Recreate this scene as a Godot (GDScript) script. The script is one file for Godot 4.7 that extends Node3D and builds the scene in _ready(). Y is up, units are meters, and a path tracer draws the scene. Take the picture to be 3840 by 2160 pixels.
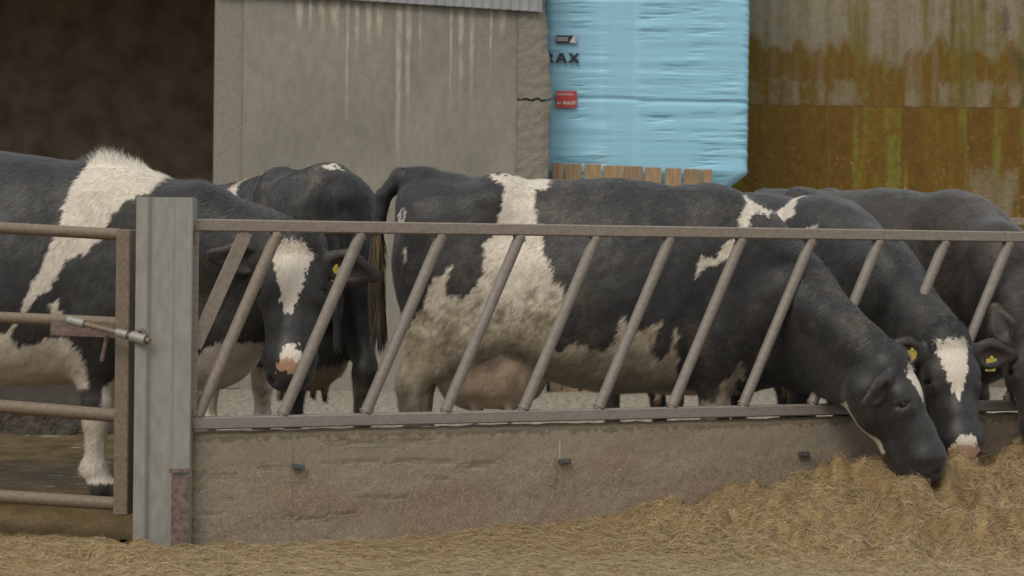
extends Node3D
# A cattle yard: five dairy cows behind a diagonal feed barrier, silage in front, barn walls behind.
# Units are metres, y up; the camera stands at the origin of x and z and looks along -z.

var rng := RandomNumberGenerator.new()
var mats := {}
var noise := FastNoiseLite.new()

# ------------------------------------------------------------------ helpers
func tag(o: Node, label: String, category: String, group := "") -> void:
	o.set_meta("label", label)
	o.set_meta("category", category)
	if group != "":
		o.set_meta("group", group)

func base(called: String, at: Vector3, turn := 0.0) -> Node3D:
	var o := Node3D.new()
	o.name = called
	add_child(o, true)
	o.position = at
	o.rotation.y = turn
	return o

func put(mesh: Mesh, called: String, m: Material, parent: Node = self) -> MeshInstance3D:
	var o := MeshInstance3D.new()
	o.name = called
	o.mesh = mesh
	if m:
		o.material_override = m
	parent.add_child(o, true)
	return o

func fin(st: SurfaceTool, called: String, m: Material, parent: Node = self) -> MeshInstance3D:
	return put(st.commit(), called, m, parent)

func mb() -> SurfaceTool:
	var st := SurfaceTool.new()
	st.begin(Mesh.PRIMITIVE_TRIANGLES)
	st.set_smooth_group(-1)
	return st

func tri(st: SurfaceTool, a: Vector3, b: Vector3, c: Vector3, n: Vector3) -> void:
	if (b - a).cross(c - a).dot(n) > 0.0:
		var t := b
		b = c
		c = t
	st.set_normal(n)
	st.add_vertex(a)
	st.set_normal(n)
	st.add_vertex(b)
	st.set_normal(n)
	st.add_vertex(c)

func quad(st: SurfaceTool, a: Vector3, b: Vector3, c: Vector3, d: Vector3, n: Vector3) -> void:
	tri(st, a, b, c, n)
	tri(st, a, c, d, n)

# a box with chamfered edges: centre, half sizes, chamfer, and a basis
func cbox(st: SurfaceTool, c: Vector3, hs: Vector3, ch := 0.003, bs := Basis.IDENTITY) -> void:
	ch = min(ch, min(hs.x, min(hs.y, hs.z)) * 0.45)
	var i := hs - Vector3.ONE * ch
	var ax := [Vector3.RIGHT, Vector3.UP, Vector3.BACK]
	for k in 3:
		for s in [-1.0, 1.0]:
			var n: Vector3 = ax[k] * s
			var u: Vector3 = ax[(k + 1) % 3]
			var v: Vector3 = ax[(k + 2) % 3]
			var o: Vector3 = n * hs[k]
			var uu: Vector3 = u * i[(k + 1) % 3]
			var vv: Vector3 = v * i[(k + 2) % 3]
			quad(st, c + bs * (o - uu - vv), c + bs * (o + uu - vv), c + bs * (o + uu + vv), c + bs * (o - uu + vv), bs * n)
			for s2 in [-1.0, 1.0]:
				var n2: Vector3 = u * s2
				var p: Vector3 = n * hs[k] + n2 * i[(k + 1) % 3]
				var q: Vector3 = n * i[k] + n2 * hs[(k + 1) % 3]
				quad(st, c + bs * (p - vv), c + bs * (p + vv), c + bs * (q + vv), c + bs * (q - vv), bs * (n + n2).normalized())
	for sx in [-1.0, 1.0]:
		for sy in [-1.0, 1.0]:
			for sz in [-1.0, 1.0]:
				var s := Vector3(sx, sy, sz)
				tri(st, c + bs * (s * Vector3(hs.x, i.y, i.z)), c + bs * (s * Vector3(i.x, hs.y, i.z)), c + bs * (s * Vector3(i.x, i.y, hs.z)), bs * s.normalized())

func box_mesh(c: Vector3, hs: Vector3, ch := 0.003, bs := Basis.IDENTITY) -> ArrayMesh:
	var st := mb()
	cbox(st, c, hs, ch, bs)
	return st.commit()

func frame_of(d: Vector3) -> Basis:
	var u := Vector3.UP if abs(d.y) < 0.9 else Vector3.RIGHT
	var x := u.cross(d).normalized()
	return Basis(x, d.cross(x).normalized(), d)

# a tube through points with radii; closed ends
func tube(st: SurfaceTool, pts: Array, rad: Array, sides := 14, caps := true) -> void:
	var n := pts.size()
	var rings := []
	var nors := []
	for i in n:
		var d: Vector3 = (pts[min(i + 1, n - 1)] - pts[max(i - 1, 0)]).normalized()
		var f := frame_of(d)
		var ring := []
		var nr := []
		for k in sides:
			var a := TAU * k / sides
			var q := f.x * cos(a) + f.y * sin(a)
			nr.append(q)
			ring.append(pts[i] + q * float(rad[i]))
		rings.append(ring)
		nors.append(nr)
	for i in n - 1:
		for k in sides:
			var k2 := (k + 1) % sides
			var vs := [rings[i][k], rings[i + 1][k], rings[i + 1][k2], rings[i][k2]]
			var ns := [nors[i][k], nors[i + 1][k], nors[i + 1][k2], nors[i][k2]]
			var flip: bool = (vs[1] - vs[0]).cross(vs[2] - vs[0]).dot(ns[0]) > 0.0
			for t in ([[0, 2, 1], [0, 3, 2]] if flip else [[0, 1, 2], [0, 2, 3]]):
				for j in t:
					st.set_normal(ns[j])
					st.add_vertex(vs[j])
	if caps:
		for e in [0, n - 1]:
			var d: Vector3 = (pts[0] - pts[1]).normalized() if e == 0 else (pts[n - 1] - pts[n - 2]).normalized()
			for k in sides:
				tri(st, pts[e], rings[e][k], rings[e][(k + 1) % sides], d)

# outline (x, z) pulled up from y0 to y1
func pillar(st: SurfaceTool, out: PackedVector2Array, y0: float, y1: float) -> void:
	var ccw := not Geometry2D.is_polygon_clockwise(out)
	for i in out.size():
		var a := out[i]
		var b := out[(i + 1) % out.size()]
		var e := (b - a).normalized()
		var n := Vector3(e.y, 0, -e.x) * (1.0 if ccw else -1.0)
		quad(st, Vector3(a.x, y0, a.y), Vector3(b.x, y0, b.y), Vector3(b.x, y1, b.y), Vector3(a.x, y1, a.y), n)
	var t := Geometry2D.triangulate_polygon(out)
	for i in range(0, t.size(), 3):
		for yy in [[y0, Vector3.DOWN], [y1, Vector3.UP]]:
			tri(st, Vector3(out[t[i]].x, yy[0], out[t[i]].y), Vector3(out[t[i + 1]].x, yy[0], out[t[i + 1]].y), Vector3(out[t[i + 2]].x, yy[0], out[t[i + 2]].y), yy[1])

# a grid sheet with uv; f(u, v) gives the point
func sheet(nu: int, nv: int, f: Callable, colour = null) -> ArrayMesh:
	var v := PackedVector3Array()
	var uv := PackedVector2Array()
	var cl := PackedColorArray()
	var ix := PackedInt32Array()
	for j in nv + 1:
		for i in nu + 1:
			var a := float(i) / nu
			var b := float(j) / nv
			v.append(f.call(a, b))
			uv.append(Vector2(a, b))
			if colour != null:
				cl.append(colour.call(a, b))
	for j in nv:
		for i in nu:
			var k := j * (nu + 1) + i
			ix.append_array(PackedInt32Array([k, k + nu + 1, k + 1, k + 1, k + nu + 1, k + nu + 2]))
	return arr_mesh(v, smooth_normals(v, ix), ix, uv, cl)

func smooth_normals(v: PackedVector3Array, ix: PackedInt32Array) -> PackedVector3Array:
	var nn := PackedVector3Array()
	nn.resize(v.size())
	for t in range(0, ix.size(), 3):
		var a := ix[t]
		var b := ix[t + 1]
		var c := ix[t + 2]
		var n := (v[c] - v[a]).cross(v[b] - v[a])
		nn[a] += n
		nn[b] += n
		nn[c] += n
	for i in nn.size():
		nn[i] = nn[i].normalized()
	return nn

func arr_mesh(v: PackedVector3Array, n: PackedVector3Array, ix: PackedInt32Array, uv := PackedVector2Array(), cl := PackedColorArray()) -> ArrayMesh:
	var a := []
	a.resize(Mesh.ARRAY_MAX)
	a[Mesh.ARRAY_VERTEX] = v
	a[Mesh.ARRAY_NORMAL] = n
	if ix.size():
		a[Mesh.ARRAY_INDEX] = ix
	if uv.size():
		a[Mesh.ARRAY_TEX_UV] = uv
	if cl.size():
		a[Mesh.ARRAY_COLOR] = cl
	var m := ArrayMesh.new()
	m.add_surface_from_arrays(Mesh.PRIMITIVE_TRIANGLES, a)
	return m

func lin(r: float, g: float, b: float) -> Color:
	return Color(r, g, b).linear_to_srgb()

func plain(c: Color, rough := 0.8, metal := 0.0) -> StandardMaterial3D:
	var m := StandardMaterial3D.new()
	m.albedo_color = c.linear_to_srgb()
	m.roughness = rough
	m.metallic = metal
	return m

# w x h picture; f(u, v) gives a linear colour
func paint(w: int, h: int, f: Callable) -> ImageTexture:
	var data := PackedByteArray()
	data.resize(w * h * 3)
	var k := 0
	for j in h:
		for i in w:
			var c: Color = f.call((i + 0.5) / w, (j + 0.5) / h)
			c = c.linear_to_srgb()
			data[k] = int(clamp(c.r, 0.0, 1.0) * 255.0)
			data[k + 1] = int(clamp(c.g, 0.0, 1.0) * 255.0)
			data[k + 2] = int(clamp(c.b, 0.0, 1.0) * 255.0)
			k += 3
	return ImageTexture.create_from_image(Image.create_from_data(w, h, false, Image.FORMAT_RGB8, data))

func noise_tex(size: int, freq: float, lo: Color, hi: Color, oct := 4, seed_ := 1, mid = null) -> NoiseTexture2D:
	var t := NoiseTexture2D.new()
	t.width = size
	t.height = size
	t.seamless = true
	var n := FastNoiseLite.new()
	n.seed = seed_
	n.frequency = freq
	n.fractal_octaves = oct
	t.noise = n
	var g := Gradient.new()
	g.set_color(0, lo.linear_to_srgb())
	g.set_color(1, hi.linear_to_srgb())
	if mid:
		g.add_point(0.5, mid.linear_to_srgb())
	t.color_ramp = g
	return t

func bump_tex(size: int, freq: float, strength: float, oct := 5, seed_ := 3) -> NoiseTexture2D:
	var t := NoiseTexture2D.new()
	t.width = size
	t.height = size
	t.seamless = true
	t.as_normal_map = true
	t.bump_strength = strength
	var n := FastNoiseLite.new()
	n.seed = seed_
	n.frequency = freq
	n.fractal_octaves = oct
	t.noise = n
	return t

func tri_mat(albedo: Texture2D, normal: Texture2D, scale: float, rough := 0.85, metal := 0.0, nscale := 1.0) -> StandardMaterial3D:
	var m := StandardMaterial3D.new()
	m.albedo_texture = albedo
	m.uv1_triplanar = true
	m.uv1_world_triplanar = true
	m.uv1_scale = Vector3.ONE * scale
	m.roughness = rough
	m.metallic = metal
	if normal:
		m.normal_enabled = true
		m.normal_texture = normal
		m.normal_scale = nscale
	return m

func ss(a: float, b: float, x: float) -> float:
	return smoothstep(a, b, x)

# ------------------------------------------------------------------ bodies as a smooth field
# A field is a set of tapered capsules (some squashed across one axis) and an optional trunk loft.
class Field:
	var a := PackedVector3Array()
	var ab := PackedVector3Array()
	var il := PackedFloat32Array()
	var ra := PackedFloat32Array()
	var dr := PackedFloat32Array()
	var kk := PackedFloat32Array()
	var sd := PackedVector3Array()
	var sq := PackedFloat32Array()
	var cut := PackedByteArray()
	var has_trunk := false
	var tc := PackedFloat32Array()
	var th := PackedFloat32Array()
	var tw := PackedFloat32Array()
	var tx0 := 0.0
	var tx1 := 0.0
	const STEP := 0.01

	func cap(p: Vector3, q: Vector3, r0: float, r1: float, k := 0.05, side := Vector3.ZERO, s := 1.0, remove := false) -> void:
		a.append(p)
		ab.append(q - p)
		var l := (q - p).length_squared()
		il.append(1.0 / l if l > 1e-9 else 0.0)
		ra.append(r0)
		dr.append(r1 - r0)
		kk.append(k)
		sd.append(side)
		sq.append(1.0 / s - 1.0)
		cut.append(1 if remove else 0)

	func trunk(rows: Array, s: float) -> void:
		has_trunk = true
		tx0 = rows[0][0] * s
		tx1 = rows[rows.size() - 1][0] * s
		var x := tx0
		var i := 0
		while x <= tx1 + 1e-6:
			while i < rows.size() - 2 and x > rows[i + 1][0] * s:
				i += 1
			var t: float = clamp((x / s - rows[i][0]) / (rows[i + 1][0] - rows[i][0]), 0.0, 1.0)
			var p: Array = rows[max(i - 1, 0)]
			var q: Array = rows[min(i + 2, rows.size() - 1)]
			var top: float = cubic_interpolate(rows[i][1], rows[i + 1][1], p[1], q[1], t)
			var bot: float = cubic_interpolate(rows[i][2], rows[i + 1][2], p[2], q[2], t)
			var w: float = cubic_interpolate(rows[i][3], rows[i + 1][3], p[3], q[3], t)
			tc.append((top + bot) * 0.5 * s)
			th.append(max((top - bot) * 0.5, 0.02) * s)
			tw.append(max(w, 0.02) * s)
			x += STEP

	func dtrunk(p: Vector3) -> float:
		var x: float = clamp(p.x, tx0, tx1)
		var f := (x - tx0) / STEP
		var i: int = min(int(f), tc.size() - 2)
		f -= i
		var c: float = tc[i] + (tc[i + 1] - tc[i]) * f
		var h: float = th[i] + (th[i + 1] - th[i]) * f
		var w: float = tw[i] + (tw[i + 1] - tw[i]) * f
		var yn := (p.y - c) / h
		w *= 1.0 - 0.17 * clampf(yn, -1.0, 1.3)
		var zn := p.z / w
		var y2 := yn * yn
		var z2 := zn * zn
		var d: float = (sqrt(sqrt(y2 * y2 + z2 * z2 + 1.35 * y2 * z2)) - 1.0) * min(h, w)
		if x != p.x:
			var e := p.x - x
			d = sqrt(e * e + max(d, 0.0) * max(d, 0.0)) if d > 0.0 else abs(e)
		return d

	func one(i: int, p: Vector3) -> float:
		var w := p - a[i]
		var q := sq[i]
		if q != 0.0:
			w += sd[i] * (w.dot(sd[i]) * q)
		var t: float = clampf(w.dot(ab[i]) * il[i], 0.0, 1.0)
		return (w - ab[i] * t).length() - ra[i] - dr[i] * t

	func at(p: Vector3, use: PackedInt32Array, with_trunk: bool) -> float:
		var d := 10.0
		if with_trunk:
			d = dtrunk(p)
		for i in use:
			var w := p - a[i]
			var q := sq[i]
			if q != 0.0:
				w += sd[i] * (w.dot(sd[i]) * q)
			var t: float = clampf(w.dot(ab[i]) * il[i], 0.0, 1.0)
			var e := (w - ab[i] * t).length() - ra[i] - dr[i] * t
			var k := kk[i]
			if cut[i]:
				e = -e
				var h := k - absf(d - e)
				d = maxf(d, e) + (h * h * 0.25 / k if h > 0.0 else 0.0)
			else:
				var h := k - absf(d - e)
				d = minf(d, e) - (h * h * 0.25 / k if h > 0.0 else 0.0)
		return d

	# surface nets over the box lo..hi; returns [points, indices]
	func net(lo: Vector3, hi: Vector3, h: float) -> Array:
		var nb := Vector3i(((hi - lo) / (h * 4.0)).ceil())
		var n := nb * 4 + Vector3i.ONE
		var nx := n.x
		var nxy := n.x * n.y
		var val := PackedFloat32Array()
		val.resize(nxy * n.z)
		val.fill(99.0)
		var vid := PackedInt32Array()
		vid.resize(nxy * n.z)
		vid.fill(-1)
		var pts := PackedVector3Array()
		var ix := PackedInt32Array()
		var r := h * 3.47
		var count := a.size()
		var blocks: Array[Vector3i] = []
		for bz in nb.z:
			for by in nb.y:
				for bx in nb.x:
					var c := lo + Vector3(bx * 4 + 2, by * 4 + 2, bz * 4 + 2) * h
					var dm := 10.0
					var ds := PackedFloat32Array()
					ds.resize(count)
					var dt := 10.0
					if has_trunk:
						dt = dtrunk(c)
						dm = dt
					for i in count:
						var e := one(i, c)
						ds[i] = e
						if not cut[i] and e < dm:
							dm = e
					if dm > r * 1.5 + 0.07:
						continue
					if dm < -r * 2.2 - 0.02:
						var near_cut := false
						for i in count:
							if cut[i] and ds[i] < r * 2.0:
								near_cut = true
						if not near_cut:
							continue
					var use := PackedInt32Array()
					for i in count:
						var m := r * 2.0 + kk[i]
						if cut[i]:
							if ds[i] < r * 1.6 + kk[i]:
								use.append(i)
						elif ds[i] < dm + m:
							use.append(i)
					var wt: bool = has_trunk and dt < dm + r * 2.0 + 0.15
					# cheap reject with the joined field
					var dj := at(c, use, wt)
					if absf(dj) > r * 2.6:
						continue
					blocks.append(Vector3i(bx, by, bz))
					for k in 5:
						for j in 5:
							var row := (bz * 4 + k) * nxy + (by * 4 + j) * nx + bx * 4
							for i in 5:
								if val[row + i] == 99.0:
									val[row + i] = at(lo + Vector3(bx * 4 + i, by * 4 + j, bz * 4 + k) * h, use, wt)
		var off := PackedInt32Array([0, 1, nx, nx + 1, nxy, nxy + 1, nxy + nx, nxy + nx + 1])
		var co := PackedVector3Array([Vector3(0, 0, 0), Vector3(1, 0, 0), Vector3(0, 1, 0), Vector3(1, 1, 0), Vector3(0, 0, 1), Vector3(1, 0, 1), Vector3(0, 1, 1), Vector3(1, 1, 1)])
		var ea := PackedInt32Array([0, 2, 4, 6, 0, 1, 4, 5, 0, 1, 2, 3])
		var eb := PackedInt32Array([1, 3, 5, 7, 2, 3, 6, 7, 4, 5, 6, 7])
		var v := PackedFloat32Array()
		v.resize(8)
		for b in blocks:
			for k in 4:
				for j in 4:
					for i in 4:
						var g := b * 4 + Vector3i(i, j, k)
						var id := g.z * nxy + g.y * nx + g.x
						var inside := 0
						for q in 8:
							v[q] = val[id + off[q]]
							if v[q] < 0.0:
								inside += 1
						if inside == 0 or inside == 8:
							continue
						var s := Vector3.ZERO
						var cnt := 0
						for q in 12:
							var x := v[ea[q]]
							var y := v[eb[q]]
							if (x < 0.0) != (y < 0.0):
								s += co[ea[q]].lerp(co[eb[q]], x / (x - y))
								cnt += 1
						vid[id] = pts.size()
						pts.append(lo + (Vector3(g) + s / cnt) * h)
		for b in blocks:
			for k in 4:
				for j in 4:
					for i in 4:
						var g := b * 4 + Vector3i(i, j, k)
						var id := g.z * nxy + g.y * nx + g.x
						if vid[id] < 0:
							continue
						var f := val[id] < 0.0
						for ax in 3:
							var o1: int = [1, nx, nxy][ax]
							var f2 := val[id + o1] < 0.0
							if f == f2:
								continue
							var du: int = [nx, nxy, 1][ax]
							var dv: int = [nxy, 1, nx][ax]
							var lim: bool = (g[(ax + 1) % 3] > 0) and (g[(ax + 2) % 3] > 0)
							if not lim:
								continue
							var p0 := vid[id]
							var p1 := vid[id - du]
							var p2 := vid[id - du - dv]
							var p3 := vid[id - dv]
							if p1 < 0 or p2 < 0 or p3 < 0:
								continue
							if f:
								ix.append_array(PackedInt32Array([p0, p2, p1, p0, p3, p2]))
							else:
								ix.append_array(PackedInt32Array([p0, p1, p2, p0, p2, p3]))
		return [pts, ix]

# ------------------------------------------------------------------ cows
const TRUNK := [
	[-0.87, 1.20, 1.06, 0.03], [-0.84, 1.33, 0.90, 0.12], [-0.77, 1.395, 0.74, 0.19], [-0.64, 1.395, 0.64, 0.245], [-0.45, 1.365, 0.60, 0.275],
	[-0.28, 1.365, 0.53, 0.30], [-0.08, 1.37, 0.455, 0.345], [0.12, 1.375, 0.43, 0.36], [0.32, 1.35, 0.44, 0.335], [0.50, 1.325, 0.46, 0.28],
	[0.66, 1.29, 0.47, 0.245], [0.80, 1.20, 0.52, 0.21], [0.90, 1.08, 0.62, 0.15], [0.96, 0.98, 0.74, 0.04]]
const MASK_W := 420
const MASK_H := 240
const MASK_X0 := -1.1
const MASK_STEP := 0.00667

func fill_poly(mask: PackedByteArray, pl: Array, value: int) -> void:
	var n := pl.size() / 2
	for row in MASK_H:
		var y := row * MASK_STEP - 0.05
		var xs := []
		for i in n:
			var ax: float = pl[i * 2]
			var ay: float = pl[i * 2 + 1]
			var bx: float = pl[(i * 2 + 2) % (n * 2)]
			var by: float = pl[(i * 2 + 3) % (n * 2)]
			if (ay <= y) != (by <= y):
				xs.append(ax + (bx - ax) * (y - ay) / (by - ay))
		xs.sort()
		for k in range(0, xs.size() - 1, 2):
			var c0: int = clamp(int(ceil((xs[k] - MASK_X0) / MASK_STEP)), 0, MASK_W - 1)
			var c1: int = clamp(int(floor((xs[k + 1] - MASK_X0) / MASK_STEP)), 0, MASK_W - 1)
			for c in range(c0, c1 + 1):
				mask[row * MASK_W + c] = value

func mask_at(mask: PackedByteArray, x: float, y: float) -> int:
	var c := int((x - MASK_X0) / MASK_STEP + 0.5)
	var r := int((y + 0.05) / MASK_STEP + 0.5)
	if c < 0 or r < 0 or c >= MASK_W or r >= MASK_H:
		return 0
	return mask[r * MASK_W + c]

func coat_colour(cow: Dictionary, p: Vector3, warp: float) -> Color:
	var black: Color = cow.black
	var s: float = cow.scale
	# udder skin
	var u := (p - Vector3(-0.43, 0.47, 0) * s) / (Vector3(0.235, 0.19, 0.21) * s)
	var n1 := noise.get_noise_3d(p.x * 330.0, p.y * 330.0, p.z * 330.0)
	var n2 := noise.get_noise_3d(p.x * 75.0 + 40.0, p.y * 75.0, p.z * 75.0)
	var n3 := noise.get_noise_3d(p.x * 1100.0, p.y * 1100.0, p.z * 1100.0)
	if u.length() < 1.06 + n1 * 0.05 and p.y < 0.60 * s and absf(p.z) < 0.215 * s:
		var pk: Color = cow.skin
		if p.y < 0.325 * s:
			pk = Color(0.16, 0.075, 0.05)
		return pk.lerp(Color(0.25, 0.18, 0.11), clampf(0.12 + n2 * 1.0, 0.0, 0.7))
	if p.y < 0.065 * s:
		return Color(0.05, 0.042, 0.035)
	var wx := p.x + (n1 * 0.011 + n2 * 0.010) * warp
	var wy := p.y + noise.get_noise_3d(p.x * 520.0, p.y * 110.0 + 9.0, p.z * 200.0) * 0.026 * warp
	var m := mask_at(cow.mask, wx, wy)
	if m == 2 and (p.z < 0.0) != cow.patch_right:
		m = 1
	if m == 1 or m == 2:
		var white := Color(0.69, 0.615, 0.515)
		var d: float = cow.dirt * (ss(1.12, 0.55, p.y / s) * 0.75 + 0.12)
		var grime := clampf((n2 * 0.8 + n1 * 0.7 + n3 * 0.5 + d * 1.5 - 0.42) * 1.3, 0.0, 1.0) * clampf(d * 1.7, 0.0, 1.0)
		var stain := Color(0.33, 0.26, 0.165).lerp(Color(0.12, 0.092, 0.06), clampf(n2 * 1.5 + n1 * 1.2 - 0.1, 0.0, 1.0))
		return white.lerp(stain, grime * 0.85)
	# black hair with dried muck
	var big := noise.get_noise_3d(p.x * 24.0 + 80.0, p.y * 24.0, p.z * 24.0)
	var muck: float = clampf((big * 1.2 + n2 * 0.9 + n1 * 0.8 + n3 * 0.7 - 0.30) * 1.5, 0.0, 1.0) * cow.muck
	var tone := black.lerp(cow.get("sheen", Color(0.040, 0.037, 0.034)), clampf(0.35 + big * 0.9 + n2 * 0.6, 0.0, 0.8))
	return tone.lerp(Color(0.12, 0.085, 0.052), muck)

func head_colour(cow: Dictionary, h: Vector3) -> Color:
	# h: head coordinates, x towards the muzzle, y out of the face, z sideways, in head lengths of 0.52 m
	var n1 := noise.get_noise_3d(h.x * 330.0, h.y * 330.0, h.z * 330.0 + 7.0)
	var black: Color = cow.black
	var white := Color(0.69, 0.615, 0.515)
	var zz := h.z + n1 * 0.014
	var xx := h.x + noise.get_noise_3d(h.x * 120.0, 3.0, h.z * 600.0) * 0.03
	if h.y > -0.13 and cow.blaze.size() and h.x < 0.42:
		var b: Array = cow.blaze
		for i in b.size() - 1:
			if xx >= b[i][0] and xx < b[i + 1][0]:
				var t: float = (xx - b[i][0]) / (b[i + 1][0] - b[i][0])
				if zz > lerpf(b[i][1], b[i + 1][1], t) and zz < lerpf(b[i][2], b[i + 1][2], t):
					return white
	var nose: Array = cow.nose
	if nose.size():
		var t: float = (h.x - nose[0]) / (0.53 - nose[0])
		t += n1 * 0.16
		if t > 0.0 and h.y > -0.19:
			var half: float = nose[1] * (0.35 + 0.9 * t)
			if absf(zz - nose[2] + n1 * 0.01) < half:
				if t < 0.45:
					return white
				if t < nose[3]:
					return Color(0.48, 0.29, 0.20)
	if h.x > 0.475 and h.y > -0.15:
		return Color(0.028, 0.026, 0.026)
	if cow.chin and h.y < -0.225 and h.x > 0.1 and h.x < 0.36 and absf(h.z) < 0.06:
		return white
	if absf(h.z) > 0.135 and h.x < 0.17 and h.y > -0.3:
		return black.lerp(Color(0.075, 0.05, 0.035), 0.35)
	return black.lerp(cow.get("sheen", Color(0.038, 0.034, 0.030)), clampf(0.3 + n1 * 0.7, 0.0, 0.7))

func cow_fields(cow: Dictionary) -> void:
	var s: float = cow.scale
	var hs: float = cow.head
	var poll: Vector3 = cow.poll
	var dx: Vector3 = cow.dir.normalized()
	var dy: Vector3 = (cow.up - dx * cow.up.dot(dx)).normalized()
	var dz := dx.cross(dy)
	cow.hb = Basis(dx, dy, dz)
	var H := func(x: float, y: float, z: float) -> Vector3: return poll + (dx * x + dy * y + dz * z) * hs
	var V := func(x: float, y: float, z: float) -> Vector3: return Vector3(x, y, z) * s
	var Z := Vector3.BACK
	var f := Field.new()
	f.trunk(TRUNK, s)
	# back, hips and pins
	for e in [-1.0, 1.0]:
		f.cap(V.call(-0.39, 1.325, 0.13 * e), V.call(-0.43, 1.265, 0.185 * e), 0.028 * s, 0.036 * s, 0.16)
		f.cap(V.call(-0.30, 1.13, 0.38 * e), V.call(-0.18, 1.10, 0.42 * e), 0.10 * s, 0.10 * s, 0.10, Vector3.ZERO, 1.0, true)
		f.cap(V.call(-0.79, 1.25, 0.09 * e), V.call(-0.70, 1.20, 0.14 * e), 0.06 * s, 0.08 * s, 0.10)
		# hind leg: thigh, stifle, gaskin, hock, cannon, pastern, hoof
		var o: Array = cow.get("hind", [[0.0, 0.0], [0.0, 0.0]])[0 if e < 0 else 1]
		var kx: float = o[0]
		var st: Vector3 = V.call(-0.50 + kx * 0.5, 0.70, 0.20 * e)
		var hk: Vector3 = V.call(-0.775 + kx, 0.44, 0.17 * e)
		var fe: Vector3 = V.call(-0.74 + kx, 0.13, 0.17 * e)
		f.cap(V.call(-0.64, 1.08, 0.14 * e), V.call(-0.58, 0.80, 0.165 * e), 0.20 * s, 0.165 * s, 0.12, Z, 0.62)
		f.cap(V.call(-0.58, 0.92, 0.16 * e), st, 0.17 * s, 0.105 * s, 0.10, Z, 0.7)
		f.cap(V.call(-0.76, 0.98, 0.13 * e), V.call(-0.72, 0.66, 0.165 * e), 0.10 * s, 0.075 * s, 0.08, Z, 0.8)
		f.cap(st, hk + Vector3(0.03, 0.05, 0) * s, 0.11 * s, 0.062 * s, 0.08, Z, 0.75)
		f.cap(V.call(-0.70 + kx * 0.6, 0.68, 0.165 * e), hk + Vector3(-0.02, 0.03, 0) * s, 0.085 * s, 0.038 * s, 0.06, Z, 0.75)
		f.cap(hk, hk + Vector3(0.0, -0.07, 0) * s, 0.058 * s, 0.047 * s, 0.04)
		f.cap(hk, fe, 0.047 * s, 0.036 * s, 0.03)
		f.cap(fe, fe + Vector3(0.015, -0.01, 0), 0.046 * s, 0.042 * s, 0.03)
		f.cap(fe, fe + Vector3(0.05, -0.085, 0) * s, 0.04 * s, 0.05 * s, 0.02)
		f.cap(fe + Vector3(0.045, -0.085, 0) * s, fe + Vector3(0.095, -0.10, 0) * s, 0.05 * s, 0.03 * s, 0.015)
		# front leg: shoulder, elbow, forearm, knee, cannon, pastern, hoof
		var q: Array = cow.get("front", [[0.0, 0.0], [0.0, 0.0]])[0 if e < 0 else 1]
		var fx: float = q[0]
		var kn: Vector3 = V.call(0.55 + fx * 0.8, 0.345, 0.145 * e)
		var ff: Vector3 = V.call(0.545 + fx, 0.12, 0.145 * e)
		f.cap(V.call(0.56, 1.16, 0.12 * e), V.call(0.72, 0.86, 0.155 * e), 0.12 * s, 0.13 * s, 0.12, Z, 0.6)
		f.cap(V.call(0.70, 0.86, 0.16 * e), V.call(0.53, 0.68, 0.17 * e), 0.12 * s, 0.105 * s, 0.10, Z, 0.7)
		f.cap(V.call(0.54, 0.68, 0.165 * e), kn + Vector3(0, 0.05, 0), 0.105 * s, 0.058 * s, 0.07, Z, 0.8)
		f.cap(kn + Vector3(0.006, 0.03, 0), kn - Vector3(0, 0.04, 0), 0.058 * s, 0.05 * s, 0.03)
		f.cap(kn, ff, 0.045 * s, 0.038 * s, 0.03)
		f.cap(ff + Vector3(-0.012, 0.0, 0), ff, 0.045 * s, 0.045 * s, 0.03)
		f.cap(ff, ff + Vector3(0.035, -0.075, 0) * s, 0.041 * s, 0.052 * s, 0.02)
		f.cap(ff + Vector3(0.03, -0.078, 0) * s, ff + Vector3(0.08, -0.09, 0) * s, 0.05 * s, 0.03 * s, 0.015)
	# brisket, udder and teats
	f.cap(V.call(0.66, 0.56, 0), V.call(0.86, 0.62, 0), 0.10 * s, 0.10 * s, 0.12)
	if cow.udder:
		f.cap(V.call(-0.51, 0.53, 0), V.call(-0.35, 0.515, 0), 0.185 * s, 0.165 * s, 0.045)
		for t in [[-0.50, 0.08], [-0.50, -0.08], [-0.35, 0.08], [-0.35, -0.08]]:
			f.cap(V.call(t[0], 0.39, t[1]), V.call(t[0] + 0.005, 0.295, t[1] * 1.05), 0.022 * s, 0.014 * s, 0.03)
	# neck: crest, core, dewlap side
	var w0: Vector3 = V.call(0.52, 1.215, 0)
	var p0: Vector3 = H.call(0.02, -0.095, 0)
	var lift: Vector3 = cow.get("crest", Vector3(0, 0.05, 0))
	var pm := w0.lerp(p0, 0.5) + lift
	f.cap(w0, pm, 0.10 * s, 0.115 * s, 0.12)
	f.cap(pm, p0, 0.115 * s, 0.095 * hs, 0.12)
	var c0: Vector3 = V.call(0.62, 0.99, 0)
	var ct: Vector3 = H.call(0.07, -0.16, 0)
	var cm := c0.lerp(ct, 0.5) + Vector3(lift.x * 0.5, lift.y * 0.5, lift.z)
	f.cap(c0, cm, 0.25 * s, 0.19 * s, 0.12, Z, 0.72)
	f.cap(cm, ct, 0.19 * s, 0.125 * hs, 0.10, dz, 0.75)
	var b0: Vector3 = V.call(0.74, 0.76, 0)
	var bt: Vector3 = H.call(0.10, -0.25, 0)
	var bm := b0.lerp(bt, 0.55) + Vector3(lift.x * 0.3, lift.y * 0.3, lift.z)
	f.cap(b0, bm, 0.17 * s, 0.12 * s, 0.12, Z, 0.75)
	f.cap(bm, bt, 0.12 * s, 0.075 * hs, 0.10, dz, 0.8)
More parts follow.
